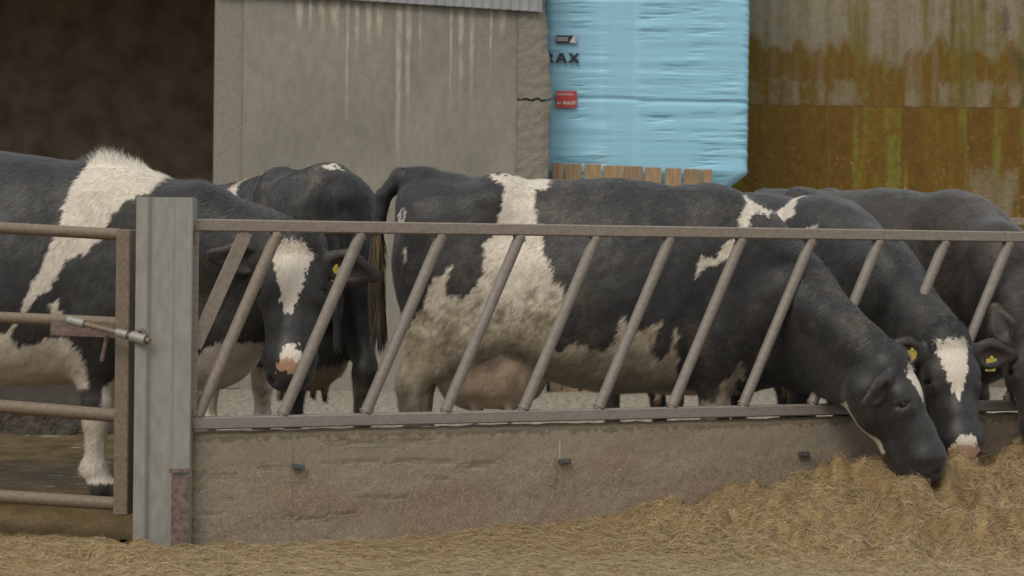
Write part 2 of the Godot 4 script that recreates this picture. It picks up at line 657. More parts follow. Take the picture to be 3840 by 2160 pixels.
	for q in cow.get("dewlap", []):
		f.cap(V.call(q[0], q[1], q[2]), V.call(q[3], q[4], q[5]), q[6] * s, q[7] * s, 0.12)
	# tail
	var tl: Array = cow.tail
	for i in tl.size() - 1:
		f.cap(tl[i], tl[i + 1], lerpf(0.042, 0.018, float(i) / (tl.size() - 1)) * s, lerpf(0.042, 0.018, float(i + 1) / (tl.size() - 1)) * s, 0.05 if i == 0 else 0.015)
	cow.field = f
	# head
	var g := Field.new()
	g.cap(pm.lerp(p0, 0.45), p0, 0.105 * s, 0.09 * hs, 0.05)
	g.cap(cm.lerp(ct, 0.35), ct, 0.155 * s, 0.12 * hs, 0.06, dz, 0.75)
	g.cap(bm.lerp(bt, 0.45), bt, 0.09 * s, 0.07 * hs, 0.06, dz, 0.8)
	var add := func(x0, y0, z0, x1, y1, z1, r0, r1, k, side := Vector3.ZERO, q := 1.0, rem := false) -> void:
		g.cap(H.call(x0, y0, z0), H.call(x1, y1, z1), r0 * hs, r1 * hs, k * hs, side, q, rem)
	add.call(0.035, -0.085, 0, 0.17, -0.085, 0, 0.08, 0.083, 0.05, dz, 1.2)
	add.call(0.01, -0.045, 0, 0.03, -0.05, 0, 0.045, 0.05, 0.05, dz, 1.2)
	add.call(0.15, -0.085, 0, 0.34, -0.078, 0, 0.083, 0.062, 0.06, dz, 1.02)
	add.call(0.34, -0.078, 0, 0.45, -0.083, 0, 0.062, 0.062, 0.05, dz, 1.0)
	add.call(0.435, -0.092, 0, 0.470, -0.108, 0, 0.086, 0.076, 0.03, dz, 1.12)
	add.call(0.20, -0.185, 0, 0.40, -0.15, 0, 0.10, 0.07, 0.07, dz, 0.78)
	add.call(0.13, -0.235, 0, 0.30, -0.185, 0, 0.05, 0.035, 0.06, dz, 1.3)
	add.call(0.36, -0.195, 0, 0.455, -0.19, 0, 0.056, 0.048, 0.03, dz, 1.2)
	for e in [-1.0, 1.0]:
		add.call(0.09, -0.19, 0.038 * e, 0.19, -0.20, 0.042 * e, 0.085, 0.068, 0.06)
		add.call(0.165, -0.062, 0.076 * e, 0.215, -0.068, 0.078 * e, 0.035, 0.033, 0.035)
		add.call(0.24, -0.10, 0.07 * e, 0.36, -0.11, 0.05 * e, 0.035, 0.025, 0.05)
		add.call(0.184, -0.094, 0.104 * e, 0.186, -0.042, 0.094 * e, 0.012, 0.013, 0.010)
		add.call(0.222, -0.090, 0.104 * e, 0.222, -0.046, 0.094 * e, 0.0095, 0.010, 0.010)
		add.call(0.203, -0.084, 0.118 * e, 0.204, -0.050, 0.109 * e, 0.0105, 0.0105, 0.006, Vector3.ZERO, 1.0, true)
		add.call(0.515, -0.070, 0.048 * e, 0.53, -0.09, 0.068 * e, 0.014, 0.012, 0.012, Vector3.ZERO, 1.0, true)
		add.call(0.495, -0.168, 0.085 * e, 0.39, -0.163, 0.085 * e, 0.008, 0.006, 0.01, Vector3.ZERO, 1.0, true)
		# ears: a leaf with a hollow front
		var ev: Vector3 = cow.ears[0 if e < 0 else 1]
		var ed := (dx * ev.x + dy * ev.y + dz * ev.z).normalized()
		var face := dx * 0.55 + dy * 0.83
		face = (face - ed * face.dot(ed)).normalized()
		var wd := ed.cross(face)
		var b: Vector3 = H.call(0.085, -0.075, 0.088 * e)
		g.cap(b, b + ed * 0.095 * hs, 0.038 * hs, 0.064 * hs, 0.025, face, 0.46)
		g.cap(b + ed * 0.095 * hs, b + ed * 0.19 * hs, 0.064 * hs, 0.028 * hs, 0.02, face, 0.42)
		g.cap(b + ed * 0.08 * hs + face * 0.028 * hs, b + ed * 0.18 * hs + face * 0.021 * hs, 0.042 * hs, 0.023 * hs, 0.012, face, 0.55, true)
		if e < 0:
			cow.ear_l = [b, ed, face, wd]
		else:
			cow.ear_r = [b, ed, face, wd]
	cow.head_field = g

func orient(f: Field, v: PackedVector3Array, n: PackedVector3Array, ix: PackedInt32Array) -> bool:
	var all := PackedInt32Array(range(f.a.size()))
	var score := 0
	for i in range(0, v.size(), maxi(1, v.size() / 60)):
		score += 1 if f.at(v[i] + n[i] * 0.01, all, f.has_trunk) > f.at(v[i] - n[i] * 0.01, all, f.has_trunk) else -1
	return score > 0

func plan_cow(cow: Dictionary, cell := 0.0155, head_cell := 0.0074) -> void:
	cow_fields(cow)
	var mask := PackedByteArray()
	mask.resize(MASK_W * MASK_H)
	for pl in cow.white:
		fill_poly(mask, pl, 1)
	for pl in cow.get("blackspots", []):
		fill_poly(mask, pl, 0)
	cow.mask = mask
	var hb: Basis = cow.hb
	var poll: Vector3 = cow.poll
	var hs: float = cow.head
	var f: Field = cow.field
	var lo: Vector3 = Vector3(-1.12, -0.02, -0.46) * cow.scale
	var hi: Vector3 = Vector3(1.0, 1.50, 0.46) * cow.scale
	for q in [poll, poll + hb.x * 0.15 - hb.y * 0.35, poll + hb.y * 0.1]:
		lo = lo.min(q - Vector3.ONE * 0.2)
		hi = hi.max(q + Vector3.ONE * 0.2)
	lo.y = -0.03
	cow.lo = lo
	cow.hi = hi
	cow.cell = cell
	var g: Field = cow.head_field
	var hlo := poll
	var hhi := poll
	for x in [-0.14, 0.56]:
		for y in [-0.40, 0.12]:
			for z in [-0.31, 0.31]:
				var q: Vector3 = poll + hb * Vector3(x, y, z) * hs
				hlo = hlo.min(q)
				hhi = hhi.max(q)
	cow.hlo = hlo
	cow.hhi = hhi
	cow.head_cell = head_cell

func mesh_cow(cow: Dictionary) -> void:
	cow.body_net = cow.field.net(cow.lo, cow.hi, cow.cell)

func mesh_head(cow: Dictionary) -> void:
	cow.head_net = cow.head_field.net(cow.hlo, cow.hhi, cow.head_cell)

func build_cow(cow: Dictionary) -> Node3D:
	var hb: Basis = cow.hb
	var poll: Vector3 = cow.poll
	var hs: float = cow.head
	var f: Field = cow.field
	var g: Field = cow.head_field
	var body: Array = cow.body_net
	var head: Array = cow.head_net
	var v: PackedVector3Array = body[0]
	var ix: PackedInt32Array = body[1]
	var nn := smooth_normals(v, ix)
	if not orient(f, v, nn, ix):
		for i in nn.size():
			nn[i] = -nn[i]
		for t in range(0, ix.size(), 3):
			var k := ix[t + 1]
			ix[t + 1] = ix[t + 2]
			ix[t + 2] = k
	for i in v.size():
		var p := v[i]
		v[i] = p + nn[i] * (noise.get_noise_3d(p.x * 70.0, p.y * 45.0, p.z * 70.0) * 0.007 + noise.get_noise_3d(p.x * 210.0, p.y * 130.0, p.z * 210.0 + 50.0) * 0.0022)
	nn = smooth_normals(v, ix)
	var hv: PackedVector3Array = head[0]
	var hx: PackedInt32Array = head[1]
	var hn := smooth_normals(hv, hx)
	if not orient(g, hv, hn, hx):
		for i in hn.size():
			hn[i] = -hn[i]
		for t in range(0, hx.size(), 3):
			var k := hx[t + 1]
			hx[t + 1] = hx[t + 2]
			hx[t + 2] = k
	var inv := hb.inverse()
	var cl := PackedColorArray()
	for p in v:
		cl.append(coat_colour(cow, p, cow.ragged))
	for p in hv:
		cl.append(head_colour(cow, inv * (p - poll) / hs))
	var nb := v.size()
	var nbt := ix.size()
	v.append_array(hv)
	nn.append_array(hn)
	for i in hx:
		ix.append(i + nb)
	var root := base(cow.called, cow.at, cow.yaw)
	tag(root, cow.label, "cow", "cows at the feed barrier")
	put(arr_mesh(v, nn, ix, PackedVector2Array(), cl), "body", mats.coat, root)
	# eyes
	for e in [-1.0, 1.0]:
		var sp := SphereMesh.new()
		sp.radius = 0.0225 * hs
		sp.height = 0.045 * hs
		var eye := put(sp, "eye", mats.eye, root)
		eye.position = poll + hb * Vector3(0.2035, -0.066, 0.091 * e) * hs
	# hair: one thin blade per hair, lying along the coat
	var hvtx := PackedVector3Array()
	var hnor := PackedVector3Array()
	var hcol := PackedColorArray()
	for t in range(0, ix.size(), 3):
		var a := v[ix[t]]
		var b := v[ix[t + 1]]
		var c := v[ix[t + 2]]
		var is_head := t >= nbt
		var area := (b - a).cross(c - a).length() * 0.5
		var want: float = area * (34000.0 if is_head else 24000.0) * cow.hair
		var cnt := int(want)
		if rng.randf() < want - cnt:
			cnt += 1
		for q in cnt:
			var r1 := sqrt(rng.randf())
			var r2 := rng.randf()
			var p := a * (1.0 - r1) + b * (r1 * (1.0 - r2)) + c * (r1 * r2)
			var n := nn[ix[t]]
			var len := 0.022
			var flow := Vector3(-0.8, -0.75, 0.0)
			var col: Color
			var rise := 0.16
			if is_head:
				var h: Vector3 = inv * (p - poll) / hs
				col = head_colour(cow, h)
				flow = hb * Vector3(0.7, -0.15, h.z * 4.0)
				len = 0.011
				if h.x < 0.075 and h.y > -0.10 and absf(h.z) < 0.085:
					len = 0.030
					rise = 0.36
					flow = hb * Vector3(rng.randf_range(-0.3, 1.0), 0.2, rng.randf_range(-0.8, 0.8))
				elif h.x > 0.47 or h.y < -0.5:
					len = 0.005
				elif absf(h.z) > 0.12 and h.x < 0.14:
					len = 0.016
					flow = hb * Vector3(0.1, 0.0, signf(h.z))
			else:
				col = coat_colour(cow, p, 1.15 * cow.ragged)
				if p.y < 0.6 * cow.scale and p.y > 0.36 * cow.scale and absf(p.x + 0.43) < 0.2 and absf(p.z) < 0.15 and cow.udder:
					len = 0.006
				elif p.y < 0.62:
					len = 0.026
				if p.y < 0.10:
					len = 0.004
				for tf in cow.tufts:
					var away: float = (p - tf[0]).length()
					if away < tf[1]:
						var k := 1.0 - away / float(tf[1])
						len = lerpf(len, tf[2], sqrt(k))
						rise = lerpf(rise, tf[3], sqrt(k))
						if tf.size() > 4:
							flow = tf[4]
			flow += Vector3(rng.randf_range(-0.3, 0.3), rng.randf_range(-0.3, 0.3), rng.randf_range(-0.3, 0.3))
			var d := flow - n * flow.dot(n)
			d = (d.normalized() + n * rise * rng.randf_range(0.5, 1.5)).normalized()
			len *= rng.randf_range(0.6, 1.35)
			var side := d.cross(n).normalized() * (0.0011 if len < 0.03 else 0.0008)
			var shade := rng.randf_range(0.72, 1.28) if col.r > 0.1 else rng.randf_range(0.45, 1.9)
			col = Color(col.r * shade, col.g * shade, col.b * shade)
			hvtx.append(p - side)
			hvtx.append(p + d * len)
			hvtx.append(p + side)
			for j in 3:
				hnor.append(n)
				hcol.append(col)
	var hair := put(arr_mesh(hvtx, hnor, PackedInt32Array(), PackedVector2Array(), hcol), "hair", mats.coat, root)
	hair.set_meta("kind", "stuff")
	# yellow ear tags
	for tg in cow.tags:
		var ear: Array = cow.ear_r if tg[0] > 0 else cow.ear_l
		var at: Vector3 = ear[0] + ear[1] * float(tg[1]) * hs + ear[3] * float(tg[2]) * hs + ear[2] * 0.014
		var tm := mb()
		var up: Vector3 = (root.basis.inverse() * Vector3.UP)
		up = (up - ear[2] * up.dot(ear[2])).normalized()
		var bs := Basis(up.cross(ear[2]), up, ear[2])
		cbox(tm, at - up * 0.032, Vector3(0.024, 0.028, 0.0018), 0.001, bs)
		var tagged := fin(tm, "ear_tag", mats.ear_tag, root)
		var sm := mb()
		tube(sm, [at - ear[2] * 0.004, at + ear[2] * 0.005], [0.008, 0.007], 10)
		fin(sm, "stud", mats.ear_tag, tagged)
	return root

# the matted switch at the end of a tail
func tail_switch(cow: Dictionary, root: Node3D, from: int, length: float, count: int) -> void:
	var vt := PackedVector3Array()
	var no := PackedVector3Array()
	var cs := PackedColorArray()
	var tl: Array = cow.tail
	for i in count:
		var seg := rng.randi_range(from, tl.size() - 2)
		var a: Vector3 = tl[seg].lerp(tl[seg + 1], rng.randf())
		var ang := rng.randf() * TAU
		var out := Vector3(cos(ang), 0, sin(ang))
		var p := a + out * rng.randf_range(0.012, 0.024)
		var lock := Vector3(noise.get_noise_2d(ang * 40.0, 1.0), 0, noise.get_noise_2d(ang * 40.0, 70.0)) * 0.05
		var d := Vector3(0, -1, 0) + out * rng.randf_range(0.0, 0.16) + lock * 2.0
		var side := out.cross(Vector3.UP) * rng.randf_range(0.0016, 0.003)
		var l := length * rng.randf_range(0.4, 1.1)
		var n1 := noise.get_noise_3d(p.x * 40.0, p.y * 40.0, p.z * 40.0)
		var c := Color(0.055, 0.04, 0.028).lerp(Color(0.16, 0.105, 0.05), clampf(0.45 + n1 * 1.4 + rng.randf_range(-0.2, 0.2), 0.0, 1.0))
		var m := p + d * l * 0.5 + out * 0.006
		for t in [[p - side, m - side, p + side], [p + side, m - side, m + side], [m - side, p + d * l, m + side]]:
			for q in t:
				vt.append(q)
				no.append(out)
				cs.append(c)
	var sw := put(arr_mesh(vt, no, PackedInt32Array(), PackedVector2Array(), cs), "tail_switch", mats.coat, root)
	sw.set_meta("kind", "stuff")

# ------------------------------------------------------------------ surfaces
func n2(x: float, y: float) -> float:
	return noise.get_noise_2d(x, y)

func make_materials() -> void:
	var coat := StandardMaterial3D.new()
	coat.vertex_color_use_as_albedo = true
	coat.roughness = 0.52
	coat.rim_enabled = true
	coat.rim = 0.25
	mats.coat = coat
	mats.eye = plain(Color(0.012, 0.008, 0.006), 0.08)
	mats.ear_tag = plain(Color(0.62, 0.50, 0.10), 0.5)
	mats.rail = tri_mat(noise_tex(512, 0.012, Color(0.19, 0.152, 0.118), Color(0.30, 0.25, 0.205), 5, 11, Color(0.245, 0.202, 0.163)), bump_tex(512, 0.05, 1.2, 5, 12), 5.5, 0.62, 0.25, 0.35)
	mats.rail_reflection_tint = tri_mat(noise_tex(512, 0.010, Color(0.185, 0.158, 0.135), Color(0.285, 0.255, 0.228), 5, 13, Color(0.235, 0.205, 0.178)), bump_tex(512, 0.05, 1.0, 5, 12), 5.0, 0.58, 0.2, 0.3)  # brown rail steel with a bluish reflection mixed into its colour
	mats.gate = tri_mat(noise_tex(512, 0.014, Color(0.145, 0.105, 0.07), Color(0.235, 0.185, 0.135), 5, 17, Color(0.19, 0.147, 0.105)), bump_tex(512, 0.06, 1.5, 5, 18), 6.0, 0.7, 0.15, 0.5)
	mats.galv = tri_mat(noise_tex(512, 0.02, Color(0.24, 0.232, 0.208), Color(0.325, 0.318, 0.29), 5, 21, Color(0.285, 0.277, 0.25)), bump_tex(512, 0.04, 0.8, 4, 22), 1.6, 0.55, 0.3, 0.3)
	mats.galv.uv1_scale = Vector3(2.0, 0.8, 2.0)
	mats.rust = tri_mat(noise_tex(512, 0.02, Color(0.085, 0.055, 0.045), Color(0.23, 0.165, 0.13), 5, 23, Color(0.155, 0.105, 0.085)), bump_tex(512, 0.07, 2.0, 5, 24), 3.0, 0.8, 0.05, 0.6)
	mats.wood = tri_mat(noise_tex(512, 0.01, Color(0.23, 0.145, 0.075), Color(0.42, 0.29, 0.17), 5, 31, Color(0.33, 0.22, 0.125)), bump_tex(256, 0.05, 1.0), 1.4, 0.8)
	mats.wood.uv1_scale = Vector3(6.0, 0.8, 6.0)
	mats.wood_dark = tri_mat(noise_tex(512, 0.012, Color(0.20, 0.13, 0.07), Color(0.36, 0.26, 0.16), 5, 33), bump_tex(256, 0.05, 1.0), 1.4, 0.8)
	mats.wood_dark.uv1_scale = Vector3(7.0, 0.9, 7.0)
	mats.concrete = tri_mat(noise_tex(512, 0.05, Color(0.205, 0.188, 0.155), Color(0.28, 0.26, 0.215), 6, 41, Color(0.242, 0.223, 0.185)), bump_tex(512, 0.09, 2.0, 5, 42), 0.9, 0.95, 0.0, 0.4)
	mats.concrete_dark = tri_mat(noise_tex(512, 0.012, Color(0.10, 0.075, 0.05), Color(0.22, 0.175, 0.125), 6, 43, Color(0.16, 0.125, 0.085)), bump_tex(512, 0.06, 2.0, 5, 42), 0.5, 0.95, 0.0, 0.6)
	mats.interior = tri_mat(noise_tex(512, 0.012, Color(0.20, 0.15, 0.10), Color(0.40, 0.32, 0.23), 6, 44, Color(0.31, 0.245, 0.17)), bump_tex(512, 0.06, 2.0, 5, 42), 0.45, 0.95, 0.0, 0.6)
	mats.floor = tri_mat(noise_tex(512, 0.08, Color(0.07, 0.055, 0.035), Color(0.56, 0.50, 0.40), 5, 45, Color(0.29, 0.255, 0.195)), bump_tex(512, 0.12, 6.0, 4, 46), 0.4, 0.9, 0.0, 0.9)
	mats.slurry = tri_mat(noise_tex(512, 0.012, Color(0.055, 0.037, 0.016), Color(0.18, 0.125, 0.055), 6, 47, Color(0.112, 0.076, 0.031)), bump_tex(512, 0.03, 5.0, 6, 48), 0.55, 0.42, 0.0, 0.8)
	mats.muck = tri_mat(noise_tex(512, 0.02, Color(0.012, 0.009, 0.006), Color(0.10, 0.07, 0.04), 6, 49, Color(0.035, 0.025, 0.015)), bump_tex(512, 0.04, 8.0, 6, 50), 1.2, 0.7, 0.0, 1.0)
	mats.yard = tri_mat(noise_tex(512, 0.02, Color(0.15, 0.11, 0.07), Color(0.33, 0.27, 0.19), 6, 51, Color(0.24, 0.19, 0.125)), bump_tex(512, 0.06, 4.0, 5, 52), 0.8, 0.95, 0.0, 0.8)
	mats.cladding = tri_mat(noise_tex(512, 0.01, Color(0.26, 0.265, 0.265), Color(0.36, 0.37, 0.375), 4, 55), null, 1.0, 0.5, 0.3)
	mats.black_print = plain(Color(0.012, 0.014, 0.03), 0.4)
	mats.red_print = plain(Color(0.50, 0.045, 0.035), 0.4)
	mats.white_print = plain(Color(0.62, 0.60, 0.58), 0.4)
	mats.steel_clip = plain(Color(0.10, 0.11, 0.11), 0.5, 0.5)
	var film := StandardMaterial3D.new()
	film.vertex_color_use_as_albedo = true
	film.roughness = 0.36
	mats.film = film
	# strands
	var straw := StandardMaterial3D.new()
	straw.vertex_color_use_as_albedo = true
	straw.roughness = 0.75
	straw.backlight_enabled = true
	straw.backlight = Color(0.25, 0.22, 0.15)
	mats.straw = straw
	var soil := StandardMaterial3D.new()
	soil.vertex_color_use_as_albedo = true
	soil.roughness = 0.95
	soil.albedo_texture = noise_tex(512, 0.06, Color(0.45, 0.42, 0.36), Color(1.0, 1.0, 1.0), 5, 71, Color(0.8, 0.78, 0.74))
	soil.uv1_triplanar = true
	soil.uv1_world_triplanar = true
	soil.uv1_scale = Vector3(2.2, 5.0, 6.0)
	soil.normal_enabled = true
	soil.normal_texture = bump_tex(512, 0.07, 8.0, 5, 72)
	mats.silage = soil

func feed_wall_tex() -> ImageTexture:
	return paint(1400, 130, func(u: float, v: float) -> Color:
		var x := u * 5.2
		var y := (1.0 - v) * 0.47
		var fine := n2(x * 2300.0, y * 2300.0)
		var mid := n2(x * 260.0 + 100.0, y * 260.0)
		var big := n2(x * 22.0 + 300.0, y * 40.0)
		var grey := Color(0.25, 0.21, 0.158)
		var brown := Color(0.242, 0.178, 0.128)
		var c := grey.lerp(brown, clampf(0.25 + x * 0.16 + big * 1.2 + (0.20 - y) * 1.6, 0.0, 1.0))
		# damp dark tide line where the feed lay, and feed dust in the pores
		var tide := 0.07 + 0.075 * x + big * 0.05
		c = c.lerp(Color(0.145, 0.115, 0.095), ss(0.07, 0.0, absf(y - tide - 0.02)) * clampf(0.25 + mid * 0.9, 0.0, 0.6))
		c = c.lerp(Color(0.14, 0.14, 0.075), ss(0.16, 0.02, x) * clampf(0.3 + mid * 1.5, 0.0, 0.5))
		if fine > 0.42 and y < 0.34:
			c = c.lerp(Color(0.42, 0.32, 0.21), 0.55)
		elif fine < -0.5:
			c = c.lerp(Color(0.11, 0.085, 0.06), 0.5)
		# form board marks in the early part of the wall
		var marks := n2(x * 14.0, y * 260.0 + 40.0)
		if marks > 0.52 and x < 1.35 and y > 0.10:
			c = c.lerp(Color(0.12, 0.10, 0.075), 0.5)
		# vertical daywork joints, a crack and a lime run by the clip
		for j in [[0.40, 0.004], [0.545, 0.003]]:
			if absf(x - j[0] - n2(y * 60.0, 5.0) * 0.008) < j[1]:
				c = c.lerp(Color(0.13, 0.105, 0.08), 0.3)
		if y < 0.30 and y > 0.17 and absf(x - 1.49 - n2(y * 90.0, 1.0) * 0.015) < 0.003:
			c = c.lerp(Color(0.08, 0.06, 0.05), 0.6)
		if y > 0.325 and y < 0.40 and absf(x - 1.505) < 0.0026:
			c = Color(0.38, 0.34, 0.28)
		if y > 0.435 + mid * 0.02:
			c = c.lerp(Color(0.11, 0.085, 0.05), 0.6)
		return c * (1.0 + fine * 0.30 + mid * 0.07))

func barn_wall_tex() -> ImageTexture:
	# lime runs below the cladding: [x, width, length] in metres
	var runs := [[-1.755, 0.065, 0.36], [-1.665, 0.03, 0.30], [-1.565, 0.055, 0.36], [-1.465, 0.08, 0.34], [-1.36, 0.028, 1.25], [-1.285, 0.038, 0.52], [-1.19, 0.05, 0.40], [-1.10, 0.06, 0.36], [-0.945, 0.052, 1.50], [-0.865, 0.046, 1.05], [-0.77, 0.026, 0.55], [-0.52, 0.022, 0.95], [-0.44, 0.046, 0.85], [-0.35, 0.044, 0.85], [-0.195, 0.024, 0.62], [-0.105, 0.07, 0.22]]
	return paint(560, 600, func(u: float, v: float) -> Color:
		var x := u * 2.228 - 2.206
		var y := v * 3.6
		var fine := n2(x * 2200.0, y * 2200.0)
		var big := n2(x * 12.0 + 10.0, y * 9.0)
		var mid := n2(x * 110.0, y * 45.0 + 60.0)
		var dab := n2(x * 60.0 + 500.0, y * 60.0)
		var c := Color(0.262, 0.240, 0.198).lerp(Color(0.220, 0.202, 0.172), clampf(0.45 + big * 1.1 + dab * 0.5, 0.0, 1.0))
		var d := y - 0.42 - (x + 1.45) * 0.052
		var k := 0.0
		var dk := 0.0
		for r in runs:
			var rx: float = r[0]
			if absf(x - rx) > 0.13:
				continue
			var far: float = clampf(d / float(r[2]), 0.0, 1.2)
			var w: float = r[1] * 0.5 * (1.0 - 0.45 * far)
			var e := absf(x - rx - n2(y * 22.0, rx * 50.0) * 0.007)
			k = maxf(k, ss(w * 1.5, w * 0.35, e) * ss(1.15, 0.25, far))
			dk = maxf(dk, ss(w * 3.2, w * 1.4, e) * ss(0.9, 0.1, far))
		c = c.lerp(Color(0.165, 0.15, 0.125), dk * (1.0 - k) * 0.40 * clampf(0.8 + mid, 0.0, 1.0))
		c = c.lerp(Color(0.41, 0.365, 0.285), k * 0.9 * clampf(0.9 + mid * 0.8, 0.3, 1.0))
		if n2(x * 380.0 + 900.0, y * 380.0) > 0.74:
			c = c.lerp(Color(0.40, 0.36, 0.29), 0.6)
		return c * (1.0 + fine * 0.34 + mid * 0.10 + dab * 0.06))

func moss_tex(lower: bool) -> ImageTexture:
	return paint(680, 323, func(u: float, v: float) -> Color:
		var x := u * 4.0
		var y := v * 1.9
		var yy := y + (1.9 if lower else 0.0)
		var fine := n2(x * 1900.0, yy * 1900.0)
		var grit := n2(x * 420.0 + 9.0, yy * 420.0)
		var mid := n2(x * 110.0, yy * 90.0 + 33.0)
		var streak := n2(x * 42.0 + 70.0, yy * 3.5) + n2(x * 130.0 + 170.0, yy * 7.0) * 0.45
		var wide := n2(x * 21.0 + 15.0, yy * 6.0) + n2(x * 70.0 + 215.0, yy * 20.0) * 0.4
		var grey := Color(0.25, 0.215, 0.15).lerp(Color(0.165, 0.125, 0.062), clampf(0.40 + streak * 0.9 + mid * 0.5, 0.0, 1.0))
		var brown := Color(0.165, 0.083, 0.008).lerp(Color(0.098, 0.050, 0.006), clampf(0.5 + mid * 0.8 + grit * 0.5, 0.0, 1.0))
		var gold := Color(0.165, 0.105, 0.010)
		var green := Color(0.150, 0.135, 0.020)
		var c := grey
		var gs := clampf((streak - 0.20) * 3.2, 0.0, 1.0) * clampf(0.8 + mid * 0.9, 0.0, 1.0)
		if not lower:
			# brown algae low on the panel with a bare band above the joint
			var edge := 1.40 + wide * 0.20 + streak * 0.06 + mid * 0.05
			var k := ss(edge - 0.08, edge + 0.06, y) * clampf(0.95 + streak * 0.5, 0.5, 1.0)
			var bare := ss(1.64, 1.72, y + mid * 0.06) * ss(1.93, 1.86, y + mid * 0.05) * clampf(0.45 - wide * 2.6 + mid * 0.6, 0.0, 1.0)
			c = c.lerp(brown.lerp(gold, clampf(0.2 + mid, 0.0, 0.6)), k * (1.0 - bare * 0.7))
			c = c.lerp(green, gs * 0.65)
			c = c.lerp(Color(0.085, 0.075, 0.025), clampf((streak + grit * 0.4 - 0.62) * 3.0, 0.0, 0.7))
			if x > 3.0 and n2(x * 45.0 + 400.0, y * 16.0) + grit * 0.5 > 0.42:
				c = c.lerp(Color(0.06, 0.05, 0.02), 0.6)
		else:
			c = brown.lerp(gold, clampf(0.18 + mid * 0.8 + wide * 0.9 + streak * 0.5, 0.0, 0.95))
			c = c.lerp(Color(0.16, 0.15, 0.022), gs * 0.9)
			var pale := ss(0.34, 0.1, absf(x - 3.15 - wide * 0.15)) * ss(0.45, 0.75, y + mid * 0.15)
			c = c.lerp(grey, pale * 0.8)
			# lichen dots
			if n2(x * 260.0 + 600.0, y * 260.0) > 0.80 - 0.24 * y:
				c = c.lerp(Color(0.42, 0.36, 0.24), 0.75)
			c = c.lerp(Color(0.075, 0.05, 0.015), ss(0.02, 0.0, y) * clampf(0.3 + mid * 1.5, 0.0, 0.6))
		if n2(x * 420.0 + 1200.0, yy * 300.0) > 0.76:
			c = c.lerp(Color(0.36, 0.31, 0.21), 0.6)
		return c * (1.0 + fine * 0.26 + grit * 0.22 + mid * 0.10))

func tex_mat(t: Texture2D, rough := 0.95, normal: Texture2D = null, nscale := 1.0) -> StandardMaterial3D:
	var m := StandardMaterial3D.new()
	m.albedo_texture = t
	m.roughness = rough
	m.texture_repeat = false
	if normal:
		m.normal_enabled = true
		m.normal_texture = normal
		m.normal_scale = nscale
	return m

# ------------------------------------------------------------------ the feed heap
const HEAP := [[-3.0, 0.035], [-0.6, 0.03], [0.0, 0.012], [0.8, 0.014], [1.14, 0.034], [1.40, 0.045], [1.66, 0.065], [1.83, 0.09], [2.0, 0.125], [2.38, 0.19], [2.57, 0.205], [2.66, 0.235], [2.95, 0.235], [3.35, 0.295], [3.7, 0.31], [5.5, 0.30]]
const BAR_AT := Vector3(-1.199, 0.0, -7.16)
const BAR_TURN := 0.35672

func heap_line(u: float) -> float:
	for i in HEAP.size() - 1:
		if u < HEAP[i + 1][0]:
			return lerpf(HEAP[i][1], HEAP[i + 1][1], clampf((u - HEAP[i][0]) / (HEAP[i + 1][0] - HEAP[i][0]), 0.0, 1.0))
	return 0.30

func heap(u: float, v: float) -> float:
	var a := heap_line(u + n2(v * 60.0, u * 20.0) * 0.15)
	var w := 0.42 + a * 3.0
	var t := v / w
	var y := a * (1.0 - ss(0.18, 1.0, t)) * (0.92 + 0.08 * ss(0.0, 0.25, t))
	# clods, ledges and hollows
	var big := n2(u * 42.0, v * 42.0 + 20.0)
	var mid := n2(u * 110.0 + 50.0, v * 110.0)
	var small := n2(u * 300.0, v * 300.0 + 77.0)
	var k := clampf(a * 4.0, 0.10, 1.0) * ss(1.35, 0.75, t)
	y += (big * 0.085 + n2(u * 18.0 + 60.0, v * 26.0) * 0.06 + mid * 0.014 + small * 0.006) * k
	y += (ss(-0.05, 0.3, big) - 0.5) * 0.04 * k
	y += (mid * 0.012 + small * 0.010 + 0.012) * ss(2.6, 1.2, v)
	if u < 0.0:
		y += ss(0.0, -0.25, u) * ss(0.0, 0.5, v + 0.3) * (0.03 + 0.03 * big)
	return maxf(y, 0.004)

var heap_grid := PackedFloat32Array()
const HG := 0.02
const HGU := 440
const HGV := 160

func heap_at(u: float, v: float) -> float:
	var a := clampf((u + 3.4) / HG, 0.0, HGU - 2.001)
	var b := clampf((v + 0.4) / HG, 0.0, HGV - 2.001)
	var i := int(a)
	var j := int(b)
	a -= i
	b -= j
	var k := j * HGU + i
	return lerpf(lerpf(heap_grid[k], heap_grid[k + 1], a), lerpf(heap_grid[k + HGU], heap_grid[k + HGU + 1], a), b)

func heap_world(u: float, v: float) -> Vector3:
	var y := heap_at(u, v)
	return BAR_AT + Vector3(u * 0.937046 + v * 0.349207, y, -u * 0.349207 + v * 0.937046)

func straw_colour(u: float, v: float) -> Color:
	# two kinds lie mixed: green-brown silage fresh along the wall, bleached trodden litter out in the yard
	var litter := ss(0.35, 1.15, v + n2(u * 30.0, v * 30.0) * 0.6 + (0.6 if u < 0.6 else 0.0))
	var fresh := Color(0.315, 0.218, 0.098)
	var dry := Color(0.395, 0.285, 0.175)
	var c := fresh.lerp(dry, clampf(litter + rng.randf_range(-0.3, 0.3), 0.0, 1.0))
	var r := rng.randf()
	if r < 0.14:
		c = Color(0.50, 0.395, 0.245)
	elif r < 0.30:
		c = Color(0.235, 0.165, 0.075)
	elif r < 0.36:
		c = Color(0.20, 0.19, 0.07)
	elif r < 0.50:
		c = Color(0.36, 0.235, 0.10)
	elif r < 0.60:
		c = Color(0.30, 0.25, 0.15)
	return c

